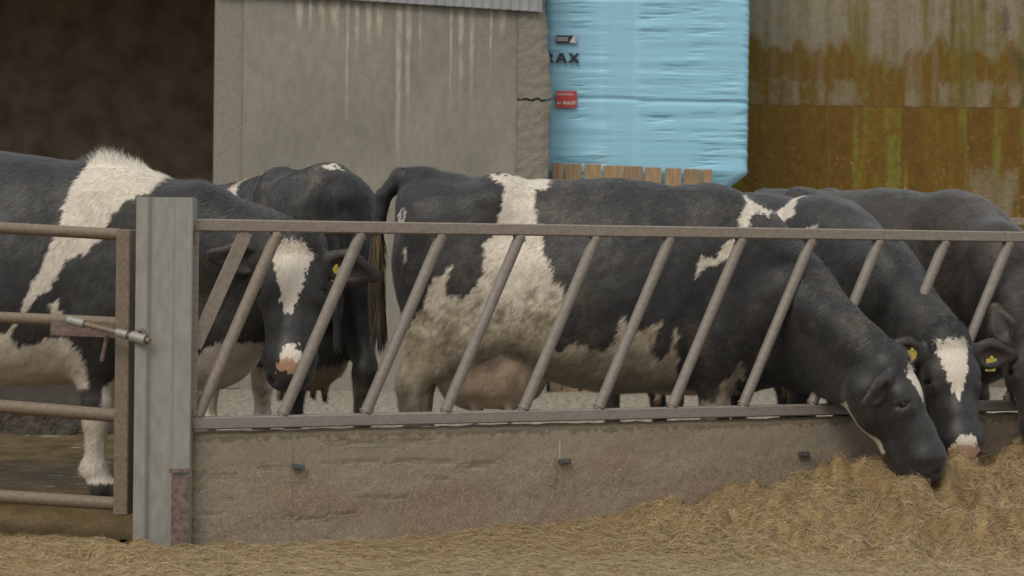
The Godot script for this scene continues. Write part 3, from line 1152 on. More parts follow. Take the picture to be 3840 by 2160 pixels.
func make_silage() -> void:
	heap_grid.resize(HGU * HGV)
	for j in HGV:
		for i in HGU:
			heap_grid[j * HGU + i] = heap(i * HG - 3.4, j * HG - 0.4)
	var nu := 400
	var nv := 140
	var under := sheet(nu, nv, func(a: float, b: float) -> Vector3: return heap_world(lerpf(-3.2, 5.3, a), lerpf(-0.35, 2.7, b) if lerpf(-3.2, 5.3, a) < -0.25 else lerpf(-0.005, 2.7, b)),
		func(a: float, b: float) -> Color:
			var u := lerpf(-3.2, 5.3, a)
			var q := n2(u * 200.0, b * 600.0)
			return Color(0.345, 0.235, 0.112) * (0.9 + q * 0.6))
	var s := put(under, "silage", mats.silage)
	s.set_meta("kind", "stuff")
	tag(s, "heap of chopped yellow-brown silage spread along the foot of the feed wall", "silage")
	# strands, a few bent shapes each used many times
	var count := 60000
	for shape in 4:
		var vt := PackedVector3Array()
		var no := PackedVector3Array()
		var ix := PackedInt32Array()
		var bend: float = [0.10, 0.28, -0.22, 0.45][shape]
		var seg := 4
		for i in seg + 1:
			var t := float(i) / seg - 0.5
			var y := bend * (0.25 - t * t)
			var zc := 0.12 * sin(t * 5.0 + shape)
			var w: float = 0.5 * (1.0 - 0.7 * absf(t) * 2.0 * 0.6)
			vt.append(Vector3(t, y, zc - w * 0.045))
			vt.append(Vector3(t, y + 0.012, zc))
			vt.append(Vector3(t, y, zc + w * 0.045))
			no.append(Vector3(0, 0.8, -0.6))
			no.append(Vector3(0, 1, 0))
			no.append(Vector3(0, 0.8, 0.6))
		for i in seg:
			var k := i * 3
			for j in 2:
				ix.append_array(PackedInt32Array([k + j, k + j + 3, k + j + 1, k + j + 1, k + j + 3, k + j + 4]))
		var mm := MultiMesh.new()
		mm.transform_format = MultiMesh.TRANSFORM_3D
		mm.use_colors = true
		mm.mesh = arr_mesh(vt, no, ix)
		mm.instance_count = count
		for i in count:
			var u: float
			var v: float
			if rng.randf() < 0.72:
				u = rng.randf_range(-0.1, 5.0)
				v = pow(rng.randf(), 0.9) * 2.1
			else:
				u = rng.randf_range(-2.6, 2.0)
				v = rng.randf_range(-0.3 if u < -0.3 else 0.0, 1.3)
			var p := heap_world(u, v)
			var gu := (heap_at(u + 0.03, v) - heap_at(u - 0.03, v)) / 0.06
			var gv := (heap_at(u, v + 0.03) - heap_at(u, v - 0.03)) / 0.06
			var nrm := Vector3(-gu * 0.937046 - gv * 0.349207, 1.0, gu * 0.349207 - gv * 0.937046).normalized()
			var ang := n2(u * 38.0 + 800.0, v * 38.0) * 9.0 + n2(u * 120.0, v * 120.0 + 300.0) * 4.0 + rng.randf_range(-0.9, 0.9)
			var d := Vector3(cos(ang), 0, sin(ang))
			d = (d - nrm * d.dot(nrm)).normalized()
			d = (d + nrm * rng.randf_range(-0.15, 0.38) * clampf(heap_line(u) * 6.0, 0.35, 1.0)).normalized()
			var x := d
			var z := x.cross(nrm).normalized()
			var y := z.cross(x)
			var l := rng.randf_range(0.015, 0.045) if rng.randf() < 0.94 else rng.randf_range(0.045, 0.09)
			var wide := rng.randf_range(0.026, 0.055)
			mm.set_instance_transform(i, Transform3D(Basis(x * l, y * l * 0.8, z * wide), p + nrm * rng.randf_range(-0.004, 0.012)))
			mm.set_instance_color(i, straw_colour(u, v))
		var o := MultiMeshInstance3D.new()
		o.name = "silage_strands"
		o.multimesh = mm
		o.material_override = mats.straw
		s.add_child(o, true)
		o.set_meta("kind", "stuff")

# ------------------------------------------------------------------ steelwork
func make_barrier() -> void:
	var b := base("feed_barrier", BAR_AT, BAR_TURN)
	tag(b, "brown steel feed barrier of slanting tubes between two rails above the low wall", "feed barrier")
	var slope := atan2(0.024, 3.54)
	var bs := Basis(Vector3.BACK, slope)
	fin_box(b, "top_rail", Vector3(2.55, 1.2355 + 2.55 * 0.0068, -0.023), Vector3(2.56, 0.0235, 0.023), mats.rail, 0.005, bs)
	fin_box(b, "bottom_rail", Vector3(2.55, 0.489 + 2.55 * 0.0068, -0.025), Vector3(2.56, 0.0235, 0.025), mats.rail_reflection_tint, 0.005, bs)
	fin_box(b, "upright", Vector3(0.010, 0.862, -0.026), Vector3(0.014, 0.349, 0.024), mats.rail, 0.003)
	for k in 14:
		var st := mb()
		var t := Vector3(0.33 + 0.3305 * k, 1.216 + 0.0022 * k, -0.023)
		var q := Vector3(0.027 + 0.3285 * k, 0.509 + 0.0022 * k, -0.025)
		tube(st, [q, q.lerp(t, 0.5), t], [0.0228, 0.0228, 0.0228], 18)
		var tb := fin(st, "slanting_tube", mats.rail_reflection_tint if k > 0 else mats.rail, b)
		for w in [[q.lerp(t, 0.012), q.lerp(t, 0.024)], [t.lerp(q, 0.012), t.lerp(q, 0.026)]]:
			var ws := mb()
			tube(ws, [w[0], w[0].lerp(w[1], 0.5), w[1]], [0.0285, 0.0272, 0.0235], 12)
			fin(ws, "weld", mats.rail, tb)
	var f := mb()
	var p0 := Vector3(0.012, 0.775, -0.012)
	var p1 := Vector3(0.205, 1.215, -0.012)
	var d := (p1 - p0).normalized()
	cbox(f, (p0 + p1) * 0.5, Vector3((p1 - p0).length() * 0.5, 0.027, 0.005), 0.002, Basis(d, Vector3.BACK.cross(d), Vector3.BACK))
	fin(f, "flat_brace", mats.rail, b)
	for y in [1.196, 0.500]:
		var br := fin_box(b, "bracket", Vector3(-0.012, y, 0.006), Vector3(0.019, 0.038, 0.004), mats.rust, 0.002)
		var st := mb()
		tube(st, [Vector3(-0.008, y + 0.008, 0.009), Vector3(-0.008, y + 0.008, 0.024)], [0.013, 0.012], 6)
		fin(st, "bolt", mats.rust, br)
	# feed wall
	var w := base("feed_wall", BAR_AT, BAR_TURN)
	tag(w, "low stained concrete wall under the feed barrier with small steel clips", "wall")
	var topy := func(x: float) -> float: return 0.457 + x * 0.0068
	var front := sheet(700, 60, func(a: float, c: float) -> Vector3:
		var x := a * 5.2
		var h: float = topy.call(x) + n2(x * 70.0, 3.0) * 0.005
		var y := (1.0 - c) * h
		var z := -0.012 + n2(x * 120.0, y * 120.0) * 0.0022 + n2(x * 14.0, y * 14.0) * 0.004
		if n2(x * 14.0, y * 260.0 + 40.0) > 0.52 and x < 1.35 and y > 0.10:
			z -= 0.004
		# rounded top arris and chipped end
		z -= ss(0.02, 0.0, h - y) * 0.012
		var chip := ss(0.03, 0.0, x) * (0.010 + 0.012 * n2(y * 160.0, 11.0))
		if x < 0.008:
			x += 0.012 * (n2(y * 200.0, 61.0) + 0.3)
		return Vector3(x - 0.006, y, z - chip))
	put(front, "wall_face", tex_mat(feed_wall_tex()), w)
	var core := mb()
	for i in 1:
		var hh := 0.44
		cbox(core, Vector3(2.6, hh * 0.5 + 0.008, -0.10), Vector3(2.595, hh * 0.5 + 0.008, 0.072), 0.004, Basis(Vector3.BACK, 0.003))
	fin(core, "wall_core", mats.concrete, w)
	for c in [[0.4145, 0.318, -0.16], [1.5146, 0.3155, 0.04], [2.606, 0.3217, 0.0], [3.688, 0.324, 0.0], [4.77, 0.33, 0.0]]:
		var cb := Basis(Vector3.BACK, c[2])
		var cp := fin_box(w, "clip", Vector3(c[0], c[1], 0.004), Vector3(0.025, 0.0105, 0.008), mats.steel_clip, 0.002, cb)
		var st := mb()
		tube(st, [Vector3(c[0], c[1], 0.011), Vector3(c[0], c[1], 0.0165)], [0.006, 0.005], 8)
		fin(st, "bolt", mats.rust, cp)

func fin_box(parent: Node, called: String, c: Vector3, hs: Vector3, m: Material, ch := 0.003, bs := Basis.IDENTITY) -> MeshInstance3D:
	return put(box_mesh(c, hs, ch, bs), called, m, parent)

func make_post() -> void:
	var p := base("steel_post", Vector3(-1.405, 0, -7.12))
	tag(p, "thick grey galvanised steel post between the gate and the feed barrier", "post")
	var out := PackedVector2Array([Vector2(0, 0), Vector2(0.040, 0), Vector2(0.046, -0.004), Vector2(0.056, -0.016), Vector2(0.064, -0.019), Vector2(0.128, -0.019), Vector2(0.136, -0.016), Vector2(0.146, -0.006), Vector2(0.152, -0.003), Vector2(0.206, -0.003), Vector2(0.210, -0.006), Vector2(0.210, -0.10), Vector2(0.200, -0.10), Vector2(0.200, -0.016), Vector2(0.152, -0.016), Vector2(0.138, -0.031), Vector2(0.054, -0.031), Vector2(0.040, -0.013), Vector2(0.012, -0.013), Vector2(0.012, -0.10), Vector2(0.0, -0.10)])
	var st := mb()
	pillar(st, out, 0.0, 1.337)
	fin(st, "column", mats.galv, p)
	fin_box(p, "foot_plate", Vector3(0.176, 0.150, 0.0015), Vector3(0.033, 0.150, 0.003), mats.rust, 0.001)
	fin_box(p, "strap", Vector3(0.172, 0.317, 0.006), Vector3(0.036, 0.0085, 0.006), mats.rust, 0.002)
	fin_box(p, "strap", Vector3(0.168, 0.022, 0.008), Vector3(0.038, 0.012, 0.008), mats.rust, 0.002)
	var keep := mb()
	tube(keep, [Vector3(0.012, 0.835, 0.002), Vector3(0.03, 0.84, 0.012), Vector3(0.046, 0.815, 0.010), Vector3(0.05, 0.79, 0.0)], [0.007, 0.008, 0.008, 0.007], 8)
	fin(keep, "latch_keeper", mats.rust, p)

func make_gate() -> void:
	var g := base("yard_gate", Vector3(-1.468, 0, -7.25))
	tag(g, "rusty brown tubular yard gate of four rails, latched to the steel post", "gate")
	var o := g.position
	var rails := [[Vector3(-1.496, 1.198, -7.262), Vector3(-3.151, 1.275, -7.6)], [Vector3(-1.492, 0.862, -7.262), Vector3(-3.147, 0.906, -7.6)], [Vector3(-1.488, 0.508, -7.262), Vector3(-3.144, 0.59, -7.6)], [Vector3(-1.484, 0.172, -7.262), Vector3(-3.14, 0.214, -7.6)]]
	for i in 4:
		var st := mb()
		var a: Vector3 = rails[i][0] - o
		var b: Vector3 = rails[i][1] - o
		var r: float = [0.0225, 0.022, 0.026, 0.026][i]
		tube(st, [a, a.lerp(b, 0.5), b], [r, r, r], 16)
		fin(st, "gate_rail", mats.gate, g)
	fin_box(g, "end_upright", Vector3(0, 0.676, 0), Vector3(0.028, 0.541, 0.036), mats.gate, 0.004, Basis(Vector3.UP, -0.12))
	fin_box(g, "hinge_upright", Vector3(-1.69, 0.72, -0.35), Vector3(0.03, 0.63, 0.03), mats.gate, 0.004)
	fin_box(g, "latch_plate", Vector3(-0.16, 0.833, -0.022), Vector3(0.138, 0.026, 0.004), mats.rust, 0.002, Basis(Vector3.UP, -0.20) * Basis(Vector3.BACK, -0.02))
	var bolt := mb()
	var a := Vector3(-1.673, 0.872, -7.20) - o
	var b := Vector3(-1.345, 0.800, -7.098) - o
	tube(bolt, [a, a.lerp(b, 0.5), b], [0.0105, 0.0105, 0.0105], 14)
	var bo := fin(bolt, "latch_bolt", mats.gate, g)
	for s in [[0.0, 0.20], [0.60, 0.73], [0.78, 0.95]]:
		var sl := mb()
		tube(sl, [a.lerp(b, s[0]), a.lerp(b, s[1])], [0.0165, 0.0165] if s[0] < 0.7 else [0.021, 0.021], 16)
		fin(sl, "sleeve", mats.galv, bo)
	var hd := mb()
	tube(hd, [Vector3(-1.526, 0.82, -7.205) - o, Vector3(-1.546, 0.718, -7.21) - o], [0.0085, 0.0085], 12)
	fin(hd, "handle", mats.rust, bo)

func make_rear_barrier() -> void:
	var r := base("rear_rail", Vector3(2.55, 0.12, -11.6))
	tag(r, "plain steel rail fence behind the dark brown cow before the mossy wall", "rail")
	fin_box(r, "rail", Vector3(1.5, 1.311, 0), Vector3(1.55, 0.023, 0.023), mats.rail, 0.004)
	fin_box(r, "rail", Vector3(1.5, 0.60, 0), Vector3(1.55, 0.023, 0.023), mats.rail, 0.004)
	fin_box(r, "post", Vector3(-0.02, 0.64, -0.052), Vector3(0.035, 0.64, 0.028), mats.rail, 0.004)
	fin_box(r, "post", Vector3(3.0, 0.64, -0.052), Vector3(0.035, 0.64, 0.028), mats.rail, 0.004)

# ------------------------------------------------------------------ buildings and stores behind
func wall_sheet(x0: float, x1: float, y0: float, y1: float, z: float, nu: int, nv: int, rough: float) -> ArrayMesh:
	return sheet(nu, nv, func(a: float, c: float) -> Vector3:
		var x := lerpf(x0, x1, a)
		var y := lerpf(y1, y0, c)
		return Vector3(x, y, z + (n2(x * 50.0, y * 50.0) + n2(x * 170.0, y * 170.0) * 0.5) * rough))

func make_barn() -> void:
	var b := base("barn", Vector3(0, 0.12, -15.5))
	tag(b, "concrete barn with a dark open doorway and grey sheeting above its wall", "barn")
	# main panel, pier at the doorway, broken pier at the other end
	put(wall_sheet(-2.206, 0.022, 0.0, 3.6, 0.0, 60, 90, 0.003), "wall_panel", tex_mat(barn_wall_tex()), b)
	fin_box(b, "wall_core", Vector3(-1.1, 1.9, -0.115), Vector3(1.108, 1.9, 0.10), mats.concrete, 0.005)
	fin_box(b, "door_pier", Vector3(-2.322, 1.9, -0.165), Vector3(0.120, 1.9, 0.15), mats.concrete, 0.008)
	# the broken pier: ragged edge, a crack at 2.4 m
	for part in [[0.0, 2.372], [2.392, 3.60]]:
		var y0: float = part[0]
		var y1: float = part[1]
		var pier := sheet(22, int((y1 - y0) * 50.0), func(a: float, c: float) -> Vector3:
			var y := lerpf(y1, y0, c)
			var ragged := n2(y * 55.0, 8.0) * 0.012 + n2(y * 190.0, 30.0) * 0.008
			var width := 0.268 + ragged - 0.05 * ss(2.5, 3.3, y) + 0.02 * ss(2.6, 2.4, y) * ss(2.2, 2.35, y)
			var t: float = minf(a / 0.6, 1.0)
			var back := maxf(0.0, (a - 0.6) / 0.4)
			var x := 0.024 + t * width - back * 0.03
			var ny := y
			if a > 0.02 and (c < 0.001 or c > 0.999):
				ny += n2(x * 120.0, 4.0) * 0.025
			var z := 0.012 + n2(x * 130.0, y * 130.0) * 0.009 - ss(0.75, 1.0, t) * 0.035 - back * 0.20
			return Vector3(x, ny, z))
		put(pier, "broken_pier", mats.pier, b)
	fin_box(b, "pier_core", Vector3(0.12, 1.80, -0.14), Vector3(0.092, 1.79, 0.10), mats.concrete, 0.01)
	# cladding sheets, corrugated
	var sh := [[-2.45, -0.62], [-0.64, 0.215]]
	for i in 2:
		var x0: float = sh[i][0]
		var x1: float = sh[i][1]
		var zz := 0.05 + 0.008 * i
		var n := int((x1 - x0) / 0.0127)
		var cs := sheet(n, 6, func(a: float, c: float) -> Vector3:
			var x := lerpf(x0, x1, a)
			var y := lerpf(5.4, 3.087 - (x - 0.22) * 0.0515, c)
			return Vector3(x, y, zz + sin(x * TAU / 0.076) * 0.009))
		put(cs, "cladding_sheet", mats.cladding, b)
	fin_box(b, "lintel", Vector3(-5.7, 4.7, -0.15), Vector3(3.24, 0.72, 0.12), mats.concrete_dark, 0.01)
	fin_box(b, "back_wall", Vector3(-4.4, 2.7, -5.6), Vector3(4.7, 2.7, 0.10), mats.interior, 0.01)
	fin_box(b, "side_wall", Vector3(-9.0, 2.7, -2.75), Vector3(0.10, 2.7, 2.74), mats.interior, 0.01)
	fin_box(b, "side_wall", Vector3(0.10, 2.7, -2.9), Vector3(0.10, 2.7, 2.58), mats.interior, 0.01)
	fin_box(b, "roof", Vector3(-4.4, 5.5, -2.8), Vector3(4.9, 0.06, 3.1), mats.cladding, 0.01)

func make_moss_wall() -> void:
	var w := base("mossy_wall", Vector3(0.0, 0.0, -17.2))
	tag(w, "tall concrete wall stained with brown and green algae behind the cows", "wall")
	put(wall_sheet(1.2, 5.2, 2.64, 4.54, 0.0, 80, 40, 0.005), "panel", tex_mat(moss_tex(false)), w)
	put(wall_sheet(1.2, 5.2, 0.738, 2.638, 0.001, 80, 40, 0.005), "panel", tex_mat(moss_tex(true)), w)
	fin_box(w, "wall_core", Vector3(3.4, 2.3, -0.14), Vector3(3.6, 2.29, 0.11), mats.concrete_dark, 0.01)
	fin_box(w, "panel", Vector3(3.2, 0.35, 0.0), Vector3(2.0, 0.36, 0.02), mats.concrete_dark, 0.01)

func make_bale() -> void:
	var z0 := -16.0
	var b := base("wrapped_load", Vector3(0.0, 0.12, z0))
	tag(b, "tall stack wrapped in shiny light blue plastic film with printed labels", "wrapped stack")
	var yb := -0.12
	var half := 0.86
	var cx := 1.10
	# outline walked from the hidden side round the front to the far side, with rounded corners
	var edge := func(t: float) -> Vector2:
		var l := t * 4.3 - 1.2
		if l < 0.0:
			return Vector2(cx - half, l)
		if l < 0.11:
			var a := l / 0.11 * PI * 0.5
			return Vector2(cx - half + 0.07 * (1.0 - cos(a)), 0.07 * sin(a))
		if l > 1.94:
			return Vector2(cx + half, -(l - 1.94))
		if l > 1.83:
			var a := (l - 1.83) / 0.11 * PI * 0.5
			return Vector2(cx + half - 0.07 * (1.0 - sin(a)), 0.07 * cos(a))
		return Vector2(lerpf(cx - half + 0.07, cx + half - 0.07, (l - 0.11) / 1.72), 0.07)
	var nu := 150
	var nv := 760
	var top := 4.6
	var shape := func(a: float, c: float) -> Vector3:
		var p: Vector2 = edge.call(a)
		var y := lerpf(top, 0.0, c)
		var x: float = p.x
		# folds: long, thin, nearly level
		var k := 1.0
		var band := ss(0.74, 0.80, x) * ss(1.08, 1.0, x)
		var f1 := n2(x * 6.0, y * 120.0)
		var f2 := n2(x * 10.0 + 40.0, y * 360.0)
		var f3 := n2(x * 5.0 + 90.0, y * 70.0)
		var amp := 0.05 + 1.35 * clampf(n2(x * 22.0, y * 16.0 + 200.0) * 1.6 + 0.28, 0.0, 1.0)
		var crease := ss(0.14, 0.0, absf(f1 + 0.05)) * 0.6 + ss(0.16, 0.0, absf(f2)) * 0.30
		var d := (maxf(f1, 0.0) * 0.006 - crease * 0.0085 + f3 * 0.006) * amp + f3 * 0.004
		d *= 1.0 - 0.8 * band
		# tight bands pull the film in
		for q in [3.28, 2.42, 1.62, 4.1]:
			d -= 0.012 * ss(0.03, 0.0, absf(y - q - n2(x * 6.0, q * 50.0) * 0.03))
		# undercut near the bottom of this tier
		var cut := ss(1.84, 1.70, y) * 0.14
		if x > cx:
			x -= cut
		x += n2(3.0, y * 160.0) * 0.006 * signf(x - cx)
		return Vector3(x, y, p.y - cut * 0.3 + d)
	var col := func(a: float, c: float) -> Color:
		var p: Vector2 = edge.call(a)
		var y := lerpf(top, 0.0, c)
		var film := Color(0.285, 0.55, 0.70)
		# a second layer of film, paler, in upright strips
		var strip := ss(0.68, 0.71, p.x) * ss(0.775, 0.755, p.x) + ss(0.985, 1.0, p.x) * ss(1.065, 1.045, p.x) + 0.35 * ss(0.82, 0.83, p.x) * ss(0.87, 0.86, p.x)
		return film.lerp(Color(0.37, 0.61, 0.72), clampf(strip * (0.75 + n2(p.x * 40.0, y * 10.0) * 0.6), 0.0, 1.0) * 0.7)
	put(sheet(nu, nv, shape, col), "film", mats.film, b)
	put(sheet(2, 2, func(a: float, c: float) -> Vector3: return Vector3(lerpf(cx - half, cx + half, a), top, lerpf(-1.2, 0.07, c))), "film_top", plain(Color(0.285, 0.55, 0.70), 0.4), b)
	# print
	var zf := 0.098
	var tm := TextMesh.new()
	tm.text = "RAX"
	var sf := SystemFont.new()
	sf.font_names = PackedStringArray(["Droid Sans"])
	sf.font_weight = 700
	sf.font_italic = true
	var bold := FontVariation.new()
	bold.base_font = sf
	bold.variation_embolden = 0.9
	bold.spacing_glyph = 3
	tm.font = bold
	tm.font_size = 32
	tm.pixel_size = 0.0033
	tm.depth = 0.001
	var t := put(tm, "print", mats.black_print, b)
	t.position = Vector3(0.382, 2.765, zf)
	t.scale = Vector3(1.35, 1.0, 1.0)
	# hazard label
	var lab := fin_box(b, "label", Vector3(0.430, 2.926, zf - 0.004), Vector3(0.088, 0.033, 0.003), mats.black_print, 0.001)
	var wst := mb()
	tri(wst, Vector3(0.452, 2.896, zf + 0.0005), Vector3(0.515, 2.896, zf + 0.0005), Vector3(0.515, 2.956, zf + 0.0005), Vector3.BACK)
	tri(wst, Vector3(0.452, 2.896, zf + 0.0005), Vector3(0.515, 2.956, zf + 0.0005), Vector3(0.488, 2.956, zf + 0.0005), Vector3.BACK)
	for row in 2:
		var x := 0.352
		while x < 0.438:
			var wl := 0.006 + 0.004 * absf(n2(x * 900.0, row * 50.0))
			cbox(wst, Vector3(x, 2.936 - row * 0.018, zf), Vector3(wl * 0.5, 0.0055, 0.0006), 0.0001)
			x += wl + 0.0035
	fin(wst, "label_print", mats.white_print, lab)
	var bang := mb()
	cbox(bang, Vector3(0.503, 2.932, zf + 0.001), Vector3(0.003, 0.012, 0.0005), 0.0001)
	cbox(bang, Vector3(0.503, 2.910, zf + 0.001), Vector3(0.003, 0.003, 0.0005), 0.0001)
	fin(bang, "label_print", mats.black_print, lab)
	# red label
	var red := fin_box(b, "label", Vector3(0.4335, 2.455, zf - 0.004), Vector3(0.0875, 0.041, 0.003), mats.red_print, 0.001)
	var red2 := fin_box(b, "label", Vector3(0.4335, 2.366, zf - 0.004), Vector3(0.0875, 0.011, 0.003), mats.red_print, 0.001)
	var red3 := fin_box(b, "label", Vector3(0.4335, 2.395, zf - 0.004), Vector3(0.0875, 0.0165, 0.003), mats.red_print, 0.001)
	red2.name = "label"
	var tb := TextMesh.new()
	tb.text = "BASF"
	tb.font = bold
	tb.font_size = 32
	tb.pixel_size = 0.00115
	tb.depth = 0.001
	var tt := put(tb, "print", mats.white_print, red3)
	tt.position = Vector3(0.458, 2.395, zf)
	tt.scale = Vector3(1.05, 1.0, 1.0)
	var mk := mb()
	cbox(mk, Vector3(0.366, 2.395, zf), Vector3(0.009, 0.009, 0.0006), 0.0001)
	cbox(mk, Vector3(0.388, 2.395, zf), Vector3(0.005, 0.005, 0.0006), 0.0001)
	fin(mk, "print", mats.white_print, red3)
	var ml := mb()
	for row in 2:
		var x := 0.362
		while x < 0.49:
			var wl := 0.008 + 0.006 * absf(n2(x * 700.0, row * 90.0 + 7.0))
			cbox(ml, Vector3(x, 2.474 - row * 0.011, zf), Vector3(wl * 0.5, 0.0028, 0.0006), 0.0001)
			x += wl + 0.004
	fin(ml, "print", mats.white_print, red)

func make_boards() -> void:
	var p := base("wooden_pallet", Vector3(0.318, 0.12, -15.80))
	tag(p, "wooden pallet of upright boards leaning against the blue wrapped stack", "pallet")
	var xs := [[0.318, 0.417], [0.427, 0.565], [0.588, 0.730], [0.744, 0.909], [0.914, 1.070], [1.087, 1.222], [1.255, 1.391], [1.414, 1.562], [1.569, 1.645]]
	for i in xs.size():
		var a: float = xs[i][0] - 0.318
		var b: float = xs[i][1] - 0.318
		var top := 2.013 - 0.045 * ((a + b) * 0.5 / 1.327) - 0.12 + n2(i * 40.0, 2.0) * 0.008
		fin_box(p, "board", Vector3((a + b) * 0.5, top * 0.5, n2(i * 77.0, 5.0) * 0.006), Vector3((b - a) * 0.5, top * 0.5, 0.011), mats.wood if i % 3 != 1 else mats.wood_dark, 0.003, Basis(Vector3.BACK, n2(i * 31.0, 9.0) * 0.004))
	for y in [0.25, 0.9, 1.55]:
		fin_box(p, "bearer", Vector3(0.66, y, -0.044), Vector3(0.66, 0.045, 0.024), mats.wood_dark, 0.003)

# ------------------------------------------------------------------ the scene
func _ready() -> void:
	rng.seed = 7
	noise.seed = 5
	noise.frequency = 0.1
	noise.noise_type = FastNoiseLite.TYPE_SIMPLEX_SMOOTH
	noise.fractal_octaves = 2
	# camera
	var cam := Camera3D.new()
	cam.name = "camera"
	cam.fov = 17.166
	cam.near = 0.1
	cam.far = 400.0
	cam.position = Vector3(0, 1.05, 0)
	var lens := CameraAttributesPhysical.new()
	lens.frustum_focal_length = 79.5
	lens.frustum_near = 0.1
	lens.frustum_far = 400.0
	lens.frustum_focus_distance = 7.75
	lens.exposure_aperture = 6.0
	cam.attributes = lens
	cam.rotation_degrees = Vector3(-0.2925, 0.0, 0.7)
	add_child(cam)
	cam.current = true
	# overcast sky, soft light from above and behind the camera
	var we := WorldEnvironment.new()
	we.name = "world"
	var env := Environment.new()
	var sky := Sky.new()
	var sm := ProceduralSkyMaterial.new()
	sm.sky_top_color = Color(0.82, 0.845, 0.865)
	sm.sky_horizon_color = Color(0.76, 0.775, 0.785)
	sm.sky_curve = 0.25
	sm.ground_bottom_color = Color(0.30, 0.27, 0.23)
	sm.ground_horizon_color = Color(0.42, 0.40, 0.37)
	sm.sun_angle_max = 1.0
	sky.sky_material = sm
	env.background_mode = Environment.BG_SKY
	env.sky = sky
	env.background_energy_multiplier = 1.0
	env.tonemap_mode = Environment.TONE_MAPPER_LINEAR
	env.tonemap_exposure = 1.22
	env.sdfgi_enabled = true
	env.ssao_enabled = true
	env.ssil_enabled = true
	we.environment = env
	add_child(we)
	var sun := DirectionalLight3D.new()
	sun.name = "sun"
	sun.light_energy = 0.45
	sun.light_color = Color(1.0, 0.97, 0.92)
	sun.light_angular_distance = 25.0
	sun.shadow_enabled = true
	sun.rotation_degrees = Vector3(-48, -28, 0)
	add_child(sun)
	make_materials()
	mats.pier = tri_mat(noise_tex(512, 0.09, Color(0.17, 0.153, 0.118), Color(0.30, 0.275, 0.225), 6, 61, Color(0.235, 0.213, 0.17)), bump_tex(512, 0.08, 4.0, 5, 62), 1.2, 0.95, 0.0, 0.9)

	# setting
	var gm := PlaneMesh.new()
	gm.size = Vector2(300, 300)
	var gr := put(gm, "ground", mats.yard)
	gr.set_meta("kind", "structure")
	var fl := mb()
	pillar(fl, PackedVector2Array([Vector2(-14, -7.9), Vector2(-1.75, -7.75), Vector2(-1.35, -7.62), Vector2(-1.2, -7.36), Vector2(3.6, -9.135), Vector2(14, -13.0), Vector2(14, -22), Vector2(-14, -22)]), -0.3, 0.12)
	var pf := fin(fl, "pen_floor", mats.floor)
	pf.set_meta("kind", "structure")
	var sl := put(sheet(120, 60, func(a: float, c: float) -> Vector3:
		var x := lerpf(-6.0, -0.35, a)
		var z := lerpf(-11.0, -7.36 - 0.373 * maxf(0.0, x + 1.3), c)
		var over := ss(0.915, 0.985, c) * (0.105 if x < -1.3 else 0.02)
		var e := ss(-0.35, -0.75, x + n2(z * 20.0, 3.0) * 0.3)
		return Vector3(x, 0.112 + e * (0.014 + 0.010 * n2(x * 25.0, z * 25.0) + 0.006 * n2(x * 90.0, z * 90.0)) - over, z)), "slurry", mats.slurry)
	sl.set_meta("kind", "structure")
	var kb := put(sheet(140, 24, func(a: float, c: float) -> Vector3:
		var x := lerpf(-7.5, -1.95, a)
		var r := n2(x * 40.0, 2.0) * 0.02
		var t := c * 1.0
		var y := 0.29 + r - ss(0.55, 1.0, t) * 0.19 + n2(x * 70.0, t * 60.0) * 0.012
		var zz := lerpf(-15.2, -10.95, minf(t / 0.6, 1.0))
		x *= -zz / 10.95
		var z := zz + ss(0.55, 1.0, t) * 0.05 + n2(x * 30.0, t * 30.0) * 0.02
		return Vector3(x, y, z)), "kerb", mats.muck)
	kb.set_meta("kind", "structure")
	make_barn()
	make_moss_wall()
	make_bale()
	make_boards()
	make_rear_barrier()
	make_post()
	make_barrier()
	make_gate()
	make_silage()
	make_cows()

